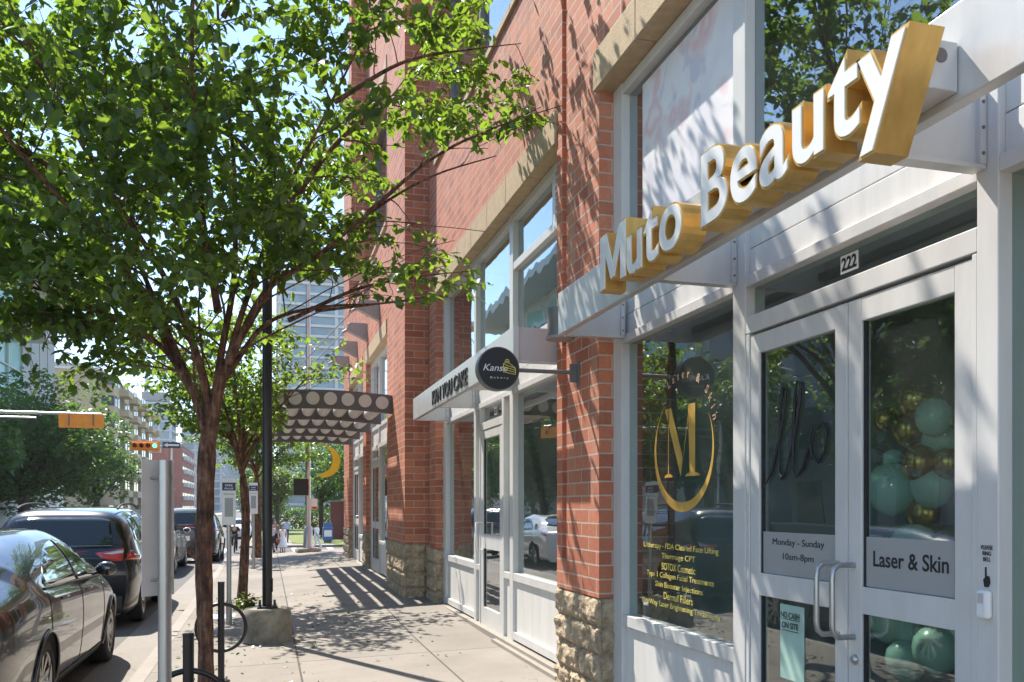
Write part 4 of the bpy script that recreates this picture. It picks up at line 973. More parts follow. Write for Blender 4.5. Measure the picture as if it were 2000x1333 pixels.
# sprouting weeds at the foot of tree 2
pos = [(random.gauss(0, .10)+.05, random.gauss(0, .06), abs(random.gauss(.08, .07))) for _ in range(170)]
wp = thing('weed_clump', 'small green weeds growing at the foot of the slim tree', 'plant', (-.33, 13.3, gz(-.33, 13.3))); leaf_cloud('foliage', pos, .07, M['leaf_pale'], par=wp, droop=-.2)
MB().tube([(0, 0, 0), (.03, 0, .25)], .004, 5).build('stem', M['limb'], wp, world=False)

def far_tree(label, loc, rx, rzc, zc, n=5000, leaf=.28, mat=M['leaf_far'], seed=1, trunk_r=.18, group='trees beyond the intersection', clumps=38, name='broadleaf_tree'):
    r_ = np.random.default_rng(seed); t = thing(name, label, 'tree', loc, 0, group)
    cc = []
    while len(cc) < clumps:
        v = r_.normal(size=3); v /= np.linalg.norm(v); q = r_.uniform(.35, .95)
        c = v*np.array([rx, rx, rzc])*q; c[2] += zc; cc.append((c, r_.uniform(.2, .36)*rx))
    pos = []
    per = n//clumps
    for c, rr in cc:
        v = r_.normal(size=(per, 3)); v /= np.linalg.norm(v, axis=1)[:, None]
        pos.append(c+v*(rr*r_.uniform(.6, 1.08, per)**.6)[:, None]*np.array([1, 1, .8]))
    leaf_cloud('crown', np.concatenate(pos), leaf, mat, par=t, droop=.35)
    m = MB(); m.tube([(0, 0, -.3), (0, 0, zc*.5), (.1, 0, zc)], [trunk_r*1.2, trunk_r, trunk_r*.5], 10)
    for c, rr in cc[:12]: m.tube([(0, 0, zc*.55), tuple(np.array(c)*.6+np.array([0, 0, zc*.2])), tuple(c)], [trunk_r*.4, trunk_r*.25, .03], 6)
    m.build('trunk', M['limb'], t, world=False); return t
G2 = -1.3
far_tree('huge dark green tree at the left edge beyond the intersection', (-15.0, 62, G2), 6.2, 4.2, 6.6, n=15000, leaf=.32, seed=2, trunk_r=.3, clumps=60)
far_tree('dark round tree behind the hanging traffic signal', (-17.5, 73, G2), 4.6, 4.2, 6.4, n=9000, leaf=.30, seed=12, trunk_r=.3, clumps=46)
far_tree('rounded mid green tree below the beige apartment block', (-12.4, 72, G2), 2.9, 2.6, 5.6, n=7000, leaf=.22, mat=M['leaf_far'], seed=4, clumps=40)
far_tree('leafy tree beyond the pedestrian signal at the right corner', (6.2, 66, G2), 3.2, 3.0, 5.6, n=6000, leaf=.24, seed=6, mat=M['leaf_far'])
far_tree('pale yellow green tree behind the pedestrian signal pole', (.9, 84, G2), 2.8, 2.6, 4.8, n=4500, leaf=.24, seed=7, mat=M['leaf_pale'])
far_tree('pale small tree far along the sidewalk', (-1.6, 108, G2), 2.8, 2.6, 4.6, n=3500, leaf=.26, seed=9, mat=M['leaf_pale'])
far_tree('dark tree above the brick wall at the corner', (10.5, 74, G2), 4.2, 3.4, 6.2, n=5000, leaf=.28, seed=16)
for i, (x, y, lab) in enumerate(((-14.6, 36, 'fourth sidewalk tree across the street'), (-15.2, 46, 'fifth sidewalk tree across the street'), (-15.2, 17, 'first sidewalk tree across the street'), (-15.0, 25.5, 'second sidewalk tree across the street'), (-15.4, 36 - 8.5, 'third sidewalk tree across the street'))):
    far_tree(lab+', seen mirrored in the shop glass', (x, y+i*3, -.2), 3.4, 3.0, 5.4, n=6000, leaf=.26, seed=40+i, group='trees across the street')

# ================================================================ CARS
def lerp_tab(tab, y):
    ys = [a for a, b in tab]; vs = [b for a, b in tab]
    # smooth (monotone cubic) interpolation
    if y <= ys[0]: return vs[0]
    if y >= ys[-1]: return vs[-1]
    i = max(k for k in range(len(ys)-1) if ys[k] <= y); h = ys[i+1]-ys[i]; t = (y-ys[i])/h
    def sl(k):
        if k <= 0: return (vs[1]-vs[0])/(ys[1]-ys[0])
        if k >= len(ys)-1: return (vs[-1]-vs[-2])/(ys[-1]-ys[-2])
        a = (vs[k]-vs[k-1])/(ys[k]-ys[k-1]); b = (vs[k+1]-vs[k])/(ys[k+1]-ys[k])
        return 0 if a*b <= 0 else 2*a*b/(a+b)
    m0, m1 = sl(i)*h, sl(i+1)*h
    return (2*t**3-3*t*t+1)*vs[i]+(t**3-2*t*t+t)*m0+(-2*t**3+3*t*t)*vs[i+1]+(t**3-t*t)*m1
def make_car(spec, label, loc, rz=0, group='cars parked along the kerb'):
    Lc, W = spec['L'], spec['W']/2; top, belt = spec['top'], spec['belt']; zb = spec.get('zb', .2)
    root = thing(spec['name'], label, 'car', (0, 0, 0), 0, group); pm = spec['paint']
    def Tz(y): return lerp_tab(top, y)
    def Sz(y): return min(lerp_tab(belt, y), Tz(y)-.035)
    def E(y):
        a = 1-.09*(1-min(y/.7, 1))**2.6-.045*math.exp(-y/.03); yf = Lc-y
        b = 1-.24*(1-min(yf/.9, 1))**2.4-.09*math.exp(-yf/.04); return a*b
    def wid(y, z):
        Ey = E(y); S, T_ = Sz(y), Tz(y)
        if z <= S:
            t = (z-zb)/(S-zb); f = lerp_tab([(0, .90), (.12, .955), (.35, .985), (.62, 1.0), (.80, .995), (.9, .985), (1, .955)], t); return W*Ey*f
        u = min(1, (z-S)/(T_-S)); n_ = 4.2 if T_-S > .25 else 2.6
        return max(0, W*Ey*.955*(1-u**n_)**(1/n_)-spec.get('tum', .42)*(z-S)*(1-u**8))
    stn = sorted(set([0, .008, .02, .04, .07, .11, .16]+list(np.linspace(.2, Lc-.2, 64))+[Lc-.15, Lc-.1, Lc-.06, Lc-.03, Lc-.01, Lc]))
    ring = []
    for y in stn:
        S, T_ = Sz(y), Tz(y); zz = [zb+(S-zb)*t for t in np.linspace(0, 1, 17)]
        # denser towards the crown
        zz += [S+(T_-S)*math.sin(a) for a in np.linspace(0, PI/2, 20)[1:-1]]
        right = [(wid(y, z), y, z) for z in zz]
        wl = right[-1][0]; topc = [(wl*(1-k/6), y, T_-(T_-right[-1][2])*((1-k/6)**2)) for k in range(1, 6)]
        pts = [(0, y, zb), (wid(y, zb)*.7, y, zb)]+right+topc+[(0, y, T_)]
        ring.append(pts+[(-a, b, c) for a, b, c in pts[-2:0:-1]])
    n = len(ring[0]); m = MB(); m.smooth = True
    m.add([p for r in ring for p in r], [(i*n+j, i*n+(j+1) % n, (i+1)*n+(j+1) % n, (i+1)*n+j) for i in range(len(ring)-1) for j in range(n)])
    m.f.append(tuple(range(n))); m.m.append(0); m.sm.append(False); m.f.append(tuple(range((len(ring)-1)*n, len(ring)*n))[::-1]); m.m.append(0); m.sm.append(False)
    body = m.build('body', pm, root, world=False)
    body.data.materials.append(M['plastic'])
    ra = spec['wheel']; wy = spec['axles']
    cm = MB(); cm.mi = 1
    for y in wy:
        for s_ in (-1, 1):
            cm.lathe([(ra+.045, 0), (ra+.045, .42)], 40, Matrix.Translation((s_*(W+.12) if s_ > 0 else -(W+.12), y, ra)) @ Matrix.Rotation(-s_*PI/2, 4, 'Y'))
    cut = cm.build('cut', [M['plastic'], M['plastic']], None)
    md = body.modifiers.new('b', 'BOOLEAN'); md.object = cut; md.operation = 'DIFFERENCE'; md.solver = 'EXACT'; md.material_mode = 'TRANSFER'
    dg = bpy.context.evaluated_depsgraph_get(); me = bpy.data.meshes.new_from_object(body.evaluated_get(dg)); body.modifiers.clear(); body.data = me
    bpy.data.objects.remove(cut)
    def patch(name, poly, mode, mat, off=.004, par=root, step=.06, both=True, label=None):
        out = []
        for s_ in ((-1, 1) if both else (1,)):
            bm = bmesh.new(); vs = [bm.verts.new((a, b, 0)) for a, b in poly]; bm.faces.new(vs)
            a0, a1 = min(a for a, b in poly), max(a for a, b in poly); b0, b1 = min(b for a, b in poly), max(b for a, b in poly)
            for (lo, hi, k) in ((a0, a1, 0), (b0, b1, 1)):
                c = lo+step
                while c < hi-.005:
                    nrm = (1, 0, 0) if k == 0 else (0, 1, 0); co = (c, 0, 0) if k == 0 else (0, c, 0)
                    bmesh.ops.bisect_plane(bm, geom=bm.verts[:]+bm.edges[:]+bm.faces[:], plane_co=co, plane_no=nrm); c += step
            for v in bm.verts:
                a, b = v.co.x, v.co.y
                if mode == 'side': v.co = (s_*(wid(a, b)+off), a, b)
                else:
                    lo, hi = (0, Lc*.5)
                    for _ in range(26):
                        md_ = (lo+hi)/2; yy = md_ if mode == 'rear' else Lc-md_
                        ok = b <= Tz(yy) and wid(yy, b) >= abs(a)
                        if ok: hi = md_
                        else: lo = md_
                    yy = hi; v.co = (a, (yy-off) if mode == 'rear' else Lc-yy+off, b)
            for f in bm.faces: f.smooth = True
            bmesh.ops.triangulate(bm, faces=bm.faces)
            me = bpy.data.meshes.new(name); bm.to_mesh(me); bm.free(); me.materials.append(mat)
            o = bpy.data.objects.new(name, me); C.objects.link(o); o.parent = par
            md2 = o.modifiers.new('s', 'SOLIDIFY'); md2.thickness = .004; md2.offset = 0
            if label: o['label'] = label
            out.append(o)
        return out
    for nm, mode, pl, mt, off, both in spec['patches']: patch(nm, pl, mode, mt, off, both=both)
    # wheels
    for y in wy:
        for s_ in (-1, 1):
            T_ = Matrix.Translation((s_*(W-.02), y, ra)) @ Matrix.Rotation(s_*PI/2, 4, 'Y')
            wh = thing('wheel', None, None, (0, 0, 0)); wh.parent = root
            MB().lathe([(ra*.66, -.22), (ra*.93, -.215), (ra, -.18), (ra, -.04), (ra*.94, -.005), (ra*.68, 0), (ra*.66, -.03)], 40, T_, caps=False).build('tyre', M['tyre'], wh, world=False)
            m = MB(); m.lathe([(ra*.70, -.012), (ra*.665, -.008), (ra*.64, -.03), (ra*.62, -.16)], 40, T_, caps=False)
            ns = spec.get('spokes', 10)
            for k in range(ns):
                Tk = T_ @ Matrix.Rotation(2*PI*k/ns, 4, 'Z'); hw = .018 if ns > 7 else .030
                m.add([Tk @ Vector(v) for v in ((.02, -hw, -.035), (ra*.66, -hw*1.3, -.018), (ra*.66, hw*1.3, -.018), (.02, hw, -.035), (.02, -hw, -.07), (ra*.66, -hw*.6, -.06), (ra*.66, hw*.6, -.06), (.02, hw, -.07))],
                      [(0, 1, 2, 3), (4, 7, 6, 5), (0, 4, 5, 1), (3, 2, 6, 7), (1, 5, 6, 2)])
            m.lathe([(.001, -.028), (.035, -.03), (.07, -.04), (.07, -.08)], 20, T_, caps=False)
            m.build('rim', M['rim'], wh, world=False)
            MB().lathe([(ra*.5, -.09), (ra*.5, -.10)], 24, T_).build('brake_disc', M['darksteel'], wh, world=False)
            if spec.get('cladding'):
                m = MB(); m.tube([(s_*(wid(y+(ra+.05)*math.cos(a), max(zb+.02, ra+(ra+.05)*math.sin(a)))+.004), y+(ra+.05)*math.cos(a), ra+(ra+.05)*math.sin(a)) for a in np.linspace(R(-12), R(192), 24)], .016, 6); m.build('arch_trim', spec['cladding'], root, world=False)
    # underbody
    bx('underbody', M['plastic'], root, -W*.7, W*.7, .3, Lc-.3, .14, zb+.02, world=False)
    # mirrors
    my, mz = spec['mirror']
    for s_ in (-1, 1):
        xw = wid(my, mz)
        m = MB(); m.smooth = True; m.ball((s_*(xw+.13), my, mz+.05), .1, 14, (1.0, .62, .72)); mo = m.build('mirror', spec.get('mirror_mat', pm), root, world=False)
        MB().tube([(s_*(xw-.02), my+.02, mz-.01), (s_*(xw+.08), my, mz+.02)], .018, 6).build('mirror_arm', M['plastic'], mo, world=False)
        m = MB(); m.smooth = True; m.ball((s_*(xw+.13), my-.045, mz+.05), .078, 14, (1.0, .25, .72)); m.build('mirror_glass', M['carglass'], mo, world=False)
    for (y, z) in spec['handles']:
        for s_ in (-1, 1): 
            xw = wid(y, z); MB().tube([(s_*(xw+.002), y-.09, z), (s_*(xw+.022), y-.06, z+.004), (s_*(xw+.022), y+.06, z+.004), (s_*(xw+.002), y+.09, z)], .009, 6).build('door_handle', pm, root, world=False)
    # door seams
    for yl in spec['seams']:
        for s_ in (-1, 1):
            zz = np.linspace(zb+.12, Sz(yl[0])-.005, 16)
            MB().tube([(s_*(wid(yl[0], z)+.0004), yl[0]+yl[1]*math.sin((z-zb)*2.2), z) for z in zz], .0032, 4).build('door_seam', M['blackmatte'], root, world=False)
    if spec.get('rails'):
        for s_ in (-1, 1):
            pts = [(s_*W*.66, y, Tz(y)+.012+.035*math.sin(PI*(y-spec['rails'][0])/(spec['rails'][1]-spec['rails'][0]))**.4) for y in np.linspace(spec['rails'][0], spec['rails'][1], 14)]
            MB().tube(pts, .016, 8).build('roof_rail', M['blackmatte'], root, world=False)
    bx('licence_plate', M['white'], root, -.15, .15, -.012, -.002, .66, .80, world=False) if spec.get('plate', True) else None
    root.location = loc; root.rotation_euler = (0, 0, rz); return root

sedan_top = [(0, .86), (.03, .98), (.12, 1.06), (.5, 1.11), (.85, 1.17), (1.3, 1.30), (1.8, 1.41), (2.3, 1.445), (2.75, 1.405), (3.15, 1.27), (3.6, 1.05), (4.0, .97), (4.4, .86), (4.62, .70), (4.70, .58)]
grey = dict(name='parked_sedan', L=4.70, W=1.86, paint=M['p_grey'], top=sedan_top, belt=[(0, .93), (1, .985), (2, .96), (3.4, .90), (4.7, .60)], wheel=.34, axles=(.98, 3.86), tum=.44,
    patches=[('side_window', 'side', [(1.06, 1.055), (1.30, 1.155), (1.6, 1.245), (1.95, 1.305), (2.27, 1.33), (2.27, .995), (1.5, 1.01), (1.1, 1.02)], M['carglass'], .003, True),
             ('side_window', 'side', [(2.33, 1.33), (2.6, 1.305), (2.85, 1.235), (3.1, 1.13), (3.32, 1.01), (3.35, .955), (2.9, .965), (2.33, .993)], M['carglass'], .003, True),
             ('rear_window', 'rear', [(-.52, 1.15), (-.46, 1.33), (-.2, 1.40), (.2, 1.40), (.46, 1.33), (.52, 1.15), (0, 1.13)], M['carglass'], .004, False),
             ('windshield', 'front', [(-.60, 1.04), (-.50, 1.28), (0, 1.36), (.50, 1.28), (.60, 1.04), (0, 1.06)], M['carglass'], .004, False),
             ('tail_light', 'side', [(.0, .88), (.0, .98), (.22, 1.0), (.42, .97), (.30, .90)], M['redlens'], .003, True),
             ('headlight', 'side', [(4.15, .76), (4.3, .80), (4.55, .70), (4.6, .62), (4.4, .66)], M['clearlens'], .003, True),
             ('sill_trim', 'side', [(1.45, .205), (1.45, .29), (3.40, .29), (3.40, .205)], M['plastic'], .006, True)],
    mirror=(3.12, .99), handles=[(1.55, .90), (2.55, .88)], seams=[(2.30, .02), (3.33, .02), (1.18, -.04)], cladding=M['p_grey'], spokes=10, mirror_mat=M['p_black'])
greyn = dict(grey, L=5.05, top=[(0, .92), (.05, 1.02), (.4, 1.13), (1.0, 1.28), (1.6, 1.41), (2.2, 1.485), (2.75, 1.50), (3.2, 1.44), (3.6, 1.28), (4.0, 1.07), (4.4, .99), (4.8, .86), (4.98, .72), (5.05, .6)],
    belt=[(0, .95), (1.3, 1.03), (2.4, 1.0), (3.8, .94), (5.05, .62)], axles=(1.35, 4.25), mirror=(3.45, 1.02), handles=[(1.95, .94), (2.98, .92)], seams=[(2.65, .02), (3.72, .02), (1.5, -.04)],
    patches=[('side_window', 'side', [(1.45, 1.10), (1.75, 1.24), (2.1, 1.33), (2.4, 1.375), (2.62, 1.39), (2.62, 1.035), (1.9, 1.05), (1.5, 1.07)], M['carglass'], .003, True),
             ('side_window', 'side', [(2.68, 1.39), (2.95, 1.375), (3.2, 1.30), (3.45, 1.18), (3.68, 1.05), (3.70, 1.0), (3.2, 1.015), (2.68, 1.033)], M['carglass'], .003, True),
             ('window_trim', 'side', [(1.40, 1.045), (1.40, 1.065), (3.74, .995), (3.74, .975), (2.6, 1.012)], M['blackmatte'], .005, True),
             ('rear_window', 'rear', [(-.52, 1.17), (-.46, 1.36), (-.2, 1.43), (.2, 1.43), (.46, 1.36), (.52, 1.17), (0, 1.15)], M['carglass'], .004, False),
             ('windshield', 'front', [(-.60, 1.09), (-.50, 1.32), (0, 1.42), (.50, 1.32), (.60, 1.09), (0, 1.12)], M['carglass'], .004, False),
             ('tail_light', 'side', [(.0, .90), (.0, 1.0), (.08, 1.01), (.12, .97), (.08, .92)], M['redlens'], .003, True),
             ('headlight', 'side', [(4.5, .76), (4.65, .80), (4.9, .70), (4.95, .62), (4.75, .66)], M['clearlens'], .003, True),
             ('sill_trim', 'side', [(1.82, .205), (1.82, .29), (3.78, .29), (3.78, .205)], M['plastic'], .006, True)])
make_car(greyn, 'glossy dark grey sedan parked at the kerb, nearest to the camera', (-2.56, 6.13, rz_(8)))
suv_top = [(0, .98), (.02, 1.04), (.08, 1.12), (.22, 1.38), (.34, 1.56), (.50, 1.635), (1.2, 1.685), (1.9, 1.69), (2.5, 1.655), (2.85, 1.52), (3.35, 1.17), (3.55, 1.08), (4.1, 1.0), (4.4, .90), (4.55, .74), (4.60, .62)]
suv = dict(name='parked_suv', L=4.60, W=1.96, paint=M['p_black'], top=suv_top, belt=[(0, .96), (1, 1.10), (2, 1.06), (3.4, 1.0), (4.6, .62)], wheel=.35, axles=(.93, 3.65), tum=.26,
    patches=[('rear_window', 'rear', [(-.68, 1.12), (-.60, 1.50), (-.45, 1.545), (.45, 1.545), (.60, 1.50), (.68, 1.12)], M['carglass'], .006, False),
             ('side_window', 'side', [(.50, 1.22), (.62, 1.50), (1.0, 1.555), (1.0, 1.16), (.7, 1.17)], M['carglass'], .003, True),
             ('side_window', 'side', [(1.08, 1.16), (1.08, 1.56), (1.9, 1.575), (1.9, 1.12)], M['carglass'], .003, True),
             ('side_window', 'side', [(1.97, 1.12), (1.97, 1.575), (2.45, 1.53), (2.75, 1.42), (3.08, 1.15), (3.08, 1.08)], M['carglass'], .003, True),
             ('windshield', 'front', [(-.62, 1.16), (-.52, 1.50), (0, 1.58), (.52, 1.50), (.62, 1.16), (0, 1.19)], M['carglass'], .004, False),
             ('tail_light', 'side', [(.02, .96), (.02, 1.07), (.12, 1.10), (.42, 1.02), (.50, .99), (.40, .94)], M['redlens'], .005, True),
             ('tail_light', 'rear', [(.44, 1.05), (.62, 1.08), (.80, 1.12), (.80, .95), (.70, .94), (.55, .98)], M['redlens'], .008, False),
             ('tail_light', 'rear', [(-.44, 1.05), (-.62, 1.08), (-.80, 1.12), (-.80, .95), (-.70, .94), (-.55, .98)], M['redlens'], .008, False),
             ('reversing_light', 'rear', [(.55, 1.045), (.70, 1.075), (.80, 1.09), (.80, 1.05), (.66, 1.035)], M['clearlens'], .014, False),
             ('reversing_light', 'rear', [(-.55, 1.045), (-.70, 1.075), (-.80, 1.09), (-.80, 1.05), (-.66, 1.035)], M['clearlens'], .014, False),
             ('headlight', 'side', [(4.0, .82), (4.2, .88), (4.5, .76), (4.5, .68), (4.3, .72)], M['clearlens'], .003, True),
             ('bumper', 'rear', [(-.8, .24), (-.8, .46), (.8, .46), (.8, .24)], M['plastic'], .02, False),
             ('sill_trim', 'side', [(1.38, .205), (1.38, .33), (3.2, .33), (3.2, .205)], M['plastic'], .006, True)],
    mirror=(2.95, 1.12), handles=[(1.25, .98), (2.15, .96)], seams=[(1.93, .02), (3.05, .02), (1.12, -.03)], cladding=M['plastic'], spokes=5, rails=(.6, 2.4))
make_car(suv, 'glossy black suv with red tail lights parked right ahead of the dark grey sedan', (-2.72, 13.0, rz_(15)))
s3 = dict(grey, paint=M['p_white'], name='parked_sedan', wheel=.335, cladding=None, mirror_mat=M['p_white'], spokes=5)
make_car(s3, 'pearl white sedan parked ahead of the black suv', (-3.1, 22.2, rz_(24)))
s4 = dict(suv, name='parked_suv'); c4 = make_car(s4, 'dark suv parked ahead of the white sedan by the intersection', (-2.38, 27.6, rz_(27)), group='cars parked along the kerb'); c4.rotation_euler = (R(-2.4), 0, 0)
s5 = dict(suv, paint=M['p_silver'], name='car'); make_car(s5, 'small silver suv far up the road beyond the intersection', (-4.4, 62, rz_(62)), group='cars far up the road')
s6 = dict(suv, paint=M['p_white'], name='car'); make_car(s6, 'white suv driving toward the camera far up the road', (-2.2, 78, rz_(78)), PI, group='cars far up the road')
make_car(dict(grey, paint=M['p_black'], name='car', cladding=None), 'black sedan crossing far behind the intersection at the left', (-7.6, 86, rz_(86)), group='cars far up the road')

# ================================================================ CITY BEYOND
def bmat(name, col, **k): M[name] = plain(name, col, .75, **k); return M[name]
bmat('beige', (.46, .37, .25), var=.06, scale=.3); bmat('greypanel', (.36, .38, .40), var=.10, scale=.25); bmat('tealglass', (.16, .38, .36), var=.2, scale=.2)
bmat('paleblue', (.42, .52, .60), var=.06, scale=.1); bmat('hazeglass', (.20, .29, .36), var=.25, scale=.15); bmat('whitewall', (.62, .61, .58), var=.06, scale=.4)  # far tower tones paled to blue, distance haze put into the colour
bmat('farbrick', (.30, .10, .075), var=.12, scale=.6); bmat('darkglass', (.045, .06, .075), var=.4, scale=.3); bmat('slab', (.50, .52, .54), var=.05, scale=.2)
bmat('fencebrick', (.20, .06, .05), var=.12, scale=2); bmat('greyconc', (.28, .28, .27), var=.15, scale=1)
M['hazeglass'].node_tree.nodes['Principled BSDF'].inputs['Roughness'].default_value = .2
for k in ('darkglass', 'tealglass', 'hazeglass'):
    nn = M[k].node_tree; p = nn.nodes['Principled BSDF']
    for l in list(p.inputs['Roughness'].links): nn.links.remove(l)
    p.inputs['Roughness'].default_value = .12
def glazed(name, label, x0, x1, y0, y1, z0, h, fl, bandm, wallm, face='xy', pane=3.4, wh=1.7, group='buildings along the far street', start=1.0, maxw=60):
    b = thing(name, label, 'building', ((x0+x1)/2, (y0+y1)/2, z0), 0, group)
    bx('wall', wallm, b, x0, x1, y0, y1, z0, z0+h)
    bx('roof', M['greyconc'], b, x0-.2, x1+.2, y0-.2, y1+.2, z0+h+.01, z0+h+.5)
    n = 0
    for k in range(int((h-.5)/fl)):
        z = z0+k*fl+start
        if 'x' in face:
            m_ = max(1, int((y1-y0)/pane))
            for j in range(m_):
                if n >= maxw: break
                a = y0+(j+.18)*(y1-y0)/m_; c = y0+(j+.82)*(y1-y0)/m_
                bx('window', bandm, b, x1-.05, x1+.06, a, c, z, z+wh); n += 1
        if 'y' in face:
            m_ = max(1, int((x1-x0)/pane))
            for j in range(m_):
                if n >= maxw: break
                a = x0+(j+.18)*(x1-x0)/m_; c = x0+(j+.82)*(x1-x0)/m_
                bx('window', bandm, b, a, c, y0-.06, y0+.05, z, z+wh); n += 1
    return b
Z = -1.3
# beige apartment block with stepped bays
ap = thing('apartment_block', 'beige concrete apartment block with stacked balconies and dark window bands', 'building', (-27, 152, Z))
bx('wall', M['beige'], ap, -34, -22, 130, 176, Z, 20.0); bx('parapet', M['whitewall'], ap, -34.2, -21.9, 129.8, 176.2, 20.01, 20.35)
bx('penthouse', M['greyconc'], ap, -31, -26, 140, 150, 20.36, 22.4)
for k in range(5):
    ya = 131+k*9
    bx('bay', M['beige'], ap, -21.99, -20.4, ya, ya+4.6, Z+2.8, 19.2-.0*k)
    for f in range(7):
        z = Z+1.2+f*2.9
        if f > 0:
            wn = bx('window', M['darkglass'], ap, -20.45, -20.33, ya+.3, ya+4.3, z+.9, z+2.3)
            bx('mullion', M['whitewall'], wn, -20.34, -20.27, ya+2.25, ya+2.35, z+.9, z+2.3)
            bx('balcony', M['beige'], ap, -21.98, -19.2, ya+4.7, ya+8.9, z-.1, z+.85)
        bx('balcony_window', M['darkglass'], ap, -22.0, -21.9, ya+4.8, ya+8.8, z+.9, z+2.5)
        if k == 0 and f > 0: bx('window', M['darkglass'], ap, -20.44, -21.9, 130.9, 131.02, z+.9, z+2.3)
# large panel and teal glass building at the left
lb = thing('panel_building', 'large grey metal panel and teal glass building behind the trees at the left edge', 'building', (-32, 70, Z))
bx('wall', M['greypanel'], lb, -46, -20, 46, 94, Z, 21)
bx('glass_front', M['tealglass'], lb, -20.0, -19.85, 47, 82, 7.5, 20)
for k in range(9): bx('mullion', M['slab'], lb, -19.85, -19.7, 47+k*4.3, 47.2+k*4.3, 7.5, 20)
for k in range(4): bx('transom', M['slab'], lb, -19.849, -19.71, 47, 82, 9.5+k*3, 9.62+k*3)
bx('roof_canopy', M['slab'], lb, -46, -16.8, 45, 96, 21.01, 21.8)
bx('ledge', M['slab'], lb, -19.7, -17.5, 47, 82, 15.2, 15.6)
for k in range(4): bx('panel_joint', M['greyconc'], lb, -20.0, -19.96, 82+k*3, 82.12+k*3, Z, 21)
for k in range(5): bx('panel_joint', M['greyconc'], lb, -20.0, -19.955, 82, 94, 3+k*3.6, 3.1+k*3.6)
bx('base_wall', M['whitewall'], lb, -20.0, -19.0, 47, 93, Z, 3.4)
# mid-rise across the street (outside the picture, mirrored in the glass)
glazed('office_building', 'grey office building across the street, mirrored in the shop glass', -40, -20, 2, 38, -.4, 15, 3.6, M['darkglass'], M['greypanel'], 'x', 3.6, 2.0, group=None)
glazed('brick_block', 'red brick apartment house far up the left side with white balconies', -39, -19.6, 222, 258, Z, 17.0, 3.2, M['darkglass'], M['farbrick'], 'x', 4.5, 1.6, group=None)
rb = bpy.data.objects['brick_block']
for f in range(5):
    for k in range(5): bx('balcony', M['whitewall'], rb, -19.5, -18.4, 224+k*7, 227.5+k*7, Z+.9+f*3.2, Z+1.9+f*3.2)
glazed('shop_row', 'low white shop building in front of the red brick apartment house', -27, -19.8, 170, 205, Z, 6.2, 5.2, M['darkglass'], M['whitewall'], 'xy', 4.2, 2.4, group=None)
def tower(label, x0, x1, y0, y1, h, fl=3.2, gm='hazeglass', sm='slab', bal=True, out=.9):
    t = thing('tower', label, 'tower', ((x0+x1)/2, (y0+y1)/2, Z), 0, 'towers rising in the distance')
    bx('glass_wall', M[gm], t, x0, x1, y0, y1, Z, Z+h)
    for k in range(int(h/fl)+1): bx('floor_slab', M[sm], t, x0-out, x1+out, y0-out, y1+out, Z+k*fl-.25, Z+k*fl+.45)
    nx = max(3, int((x1-x0)/6))
    for k in range(nx+1):
        x = x0+(x1-x0)*k/nx; bx('pilaster', M[sm], t, x-.45, x+.45, y0-.5, y0-.01, Z, Z+h)
    bx('roof', M['greyconc'], t, x0+2, x1-2, y0+2, y1-2, Z+h+.5, Z+h+4)
tower('glass apartment tower in haze-paled blue rising behind the tube canopy', 3.5, 27, 255, 280, 66, 3.0)
tower('unfinished grey blue tower left of the red brick apartment house', -50, -37, 370, 392, 44, 3.6, 'hazeglass', 'slab')
tower('wide blue grey office slab behind the one way sign', -36, -20, 410, 430, 38, 3.4)
tower('dark glass tower seen right of the big trunk', -27, 3, 560, 590, 72, 3.8, 'hazeglass', 'greyconc')
cr = thing('tower_crane', 'thin pale construction crane above the distant towers', 'crane', (-52, 420, Z))
m = MB(); m.tube([(-52, 420, Z), (-52, 420, 62)], .7, 4); m.build('mast', M['slab'], cr)
m = MB()
for dz in (0, 2.2): m.tube([(-76, 420, 55+dz), (-18, 420, 55+dz)], .22, 4)
for k in range(29): m.tube([(-76+k*2, 420, 55+2.2*(k % 2)), (-74+k*2, 420, 55+2.2*((k+1) % 2))], .13, 4)
m.build('jib', M['slab'], cr)
# corner garden wall, low wall on the left
fw = thing('brick_fence', 'dark red brick garden wall behind the litter bin across the street', 'wall', (9, 67, Z)); bx('wall', M['fencebrick'], fw, 4.6, 22, 67, 67.3, Z, 1.75); bx('coping', M['greyconc'], fw, 4.5, 22.1, 66.95, 67.35, 1.752, 1.85)
lw = thing('low_wall', 'low grey concrete wall across the street behind the parked cars', 'wall', (-17.6, 45, Z)); bx('wall', M['greyconc'], lw, -18, -17.6, 28, 60, Z-.2, .55); bx('coping', M['whitewall'], lw, -18.05, -17.55, 27.9, 60.1, .552, .63)

# ---- traffic signals
def sig_head(par, x, y, z, n, length, facing, lit=None, name='signal_head'):
    h = bx(name, M['orange'], par, x-length/2, x+length/2, y-.10, y+.10, z-.17, z+.17, bevel=.02)
    bx('back_plate', M['orange'], h, x-length/2-.06, x+length/2+.06, y-.012+(.09 if facing < 0 else -.09), y+.012+(.09 if facing < 0 else -.09), z-.24, z+.24)
    for k in range(n):
        cx = x-length/2+(k+.5)*length/n
        T = Matrix.Translation((cx, y+facing*.10, z)) @ Matrix.Rotation(PI/2*(-facing), 4, 'X')
        lens = MB().lathe([(.105, 0), (.09, .012), (.001, .02)], 16, T).build('lens', (M['lit'] if k == lit else M['redlens_dim']), h)
        MB().lathe([(.12, 0), (.12, .13)], 16, T, caps=False).build('hood', M['orange'], h)
    return h
M['redlens_dim'] = plain('unlit lens', (.10, .012, .01), .3)
m_, nt_, p_ = new_mat('lit green lens'); p_.inputs['Base Color'].default_value = (.05, .6, .35, 1); p_.inputs['Emission Color'].default_value = (.10, 1, .55, 1); p_.inputs['Emission Strength'].default_value = 1.3; M['lit'] = m_
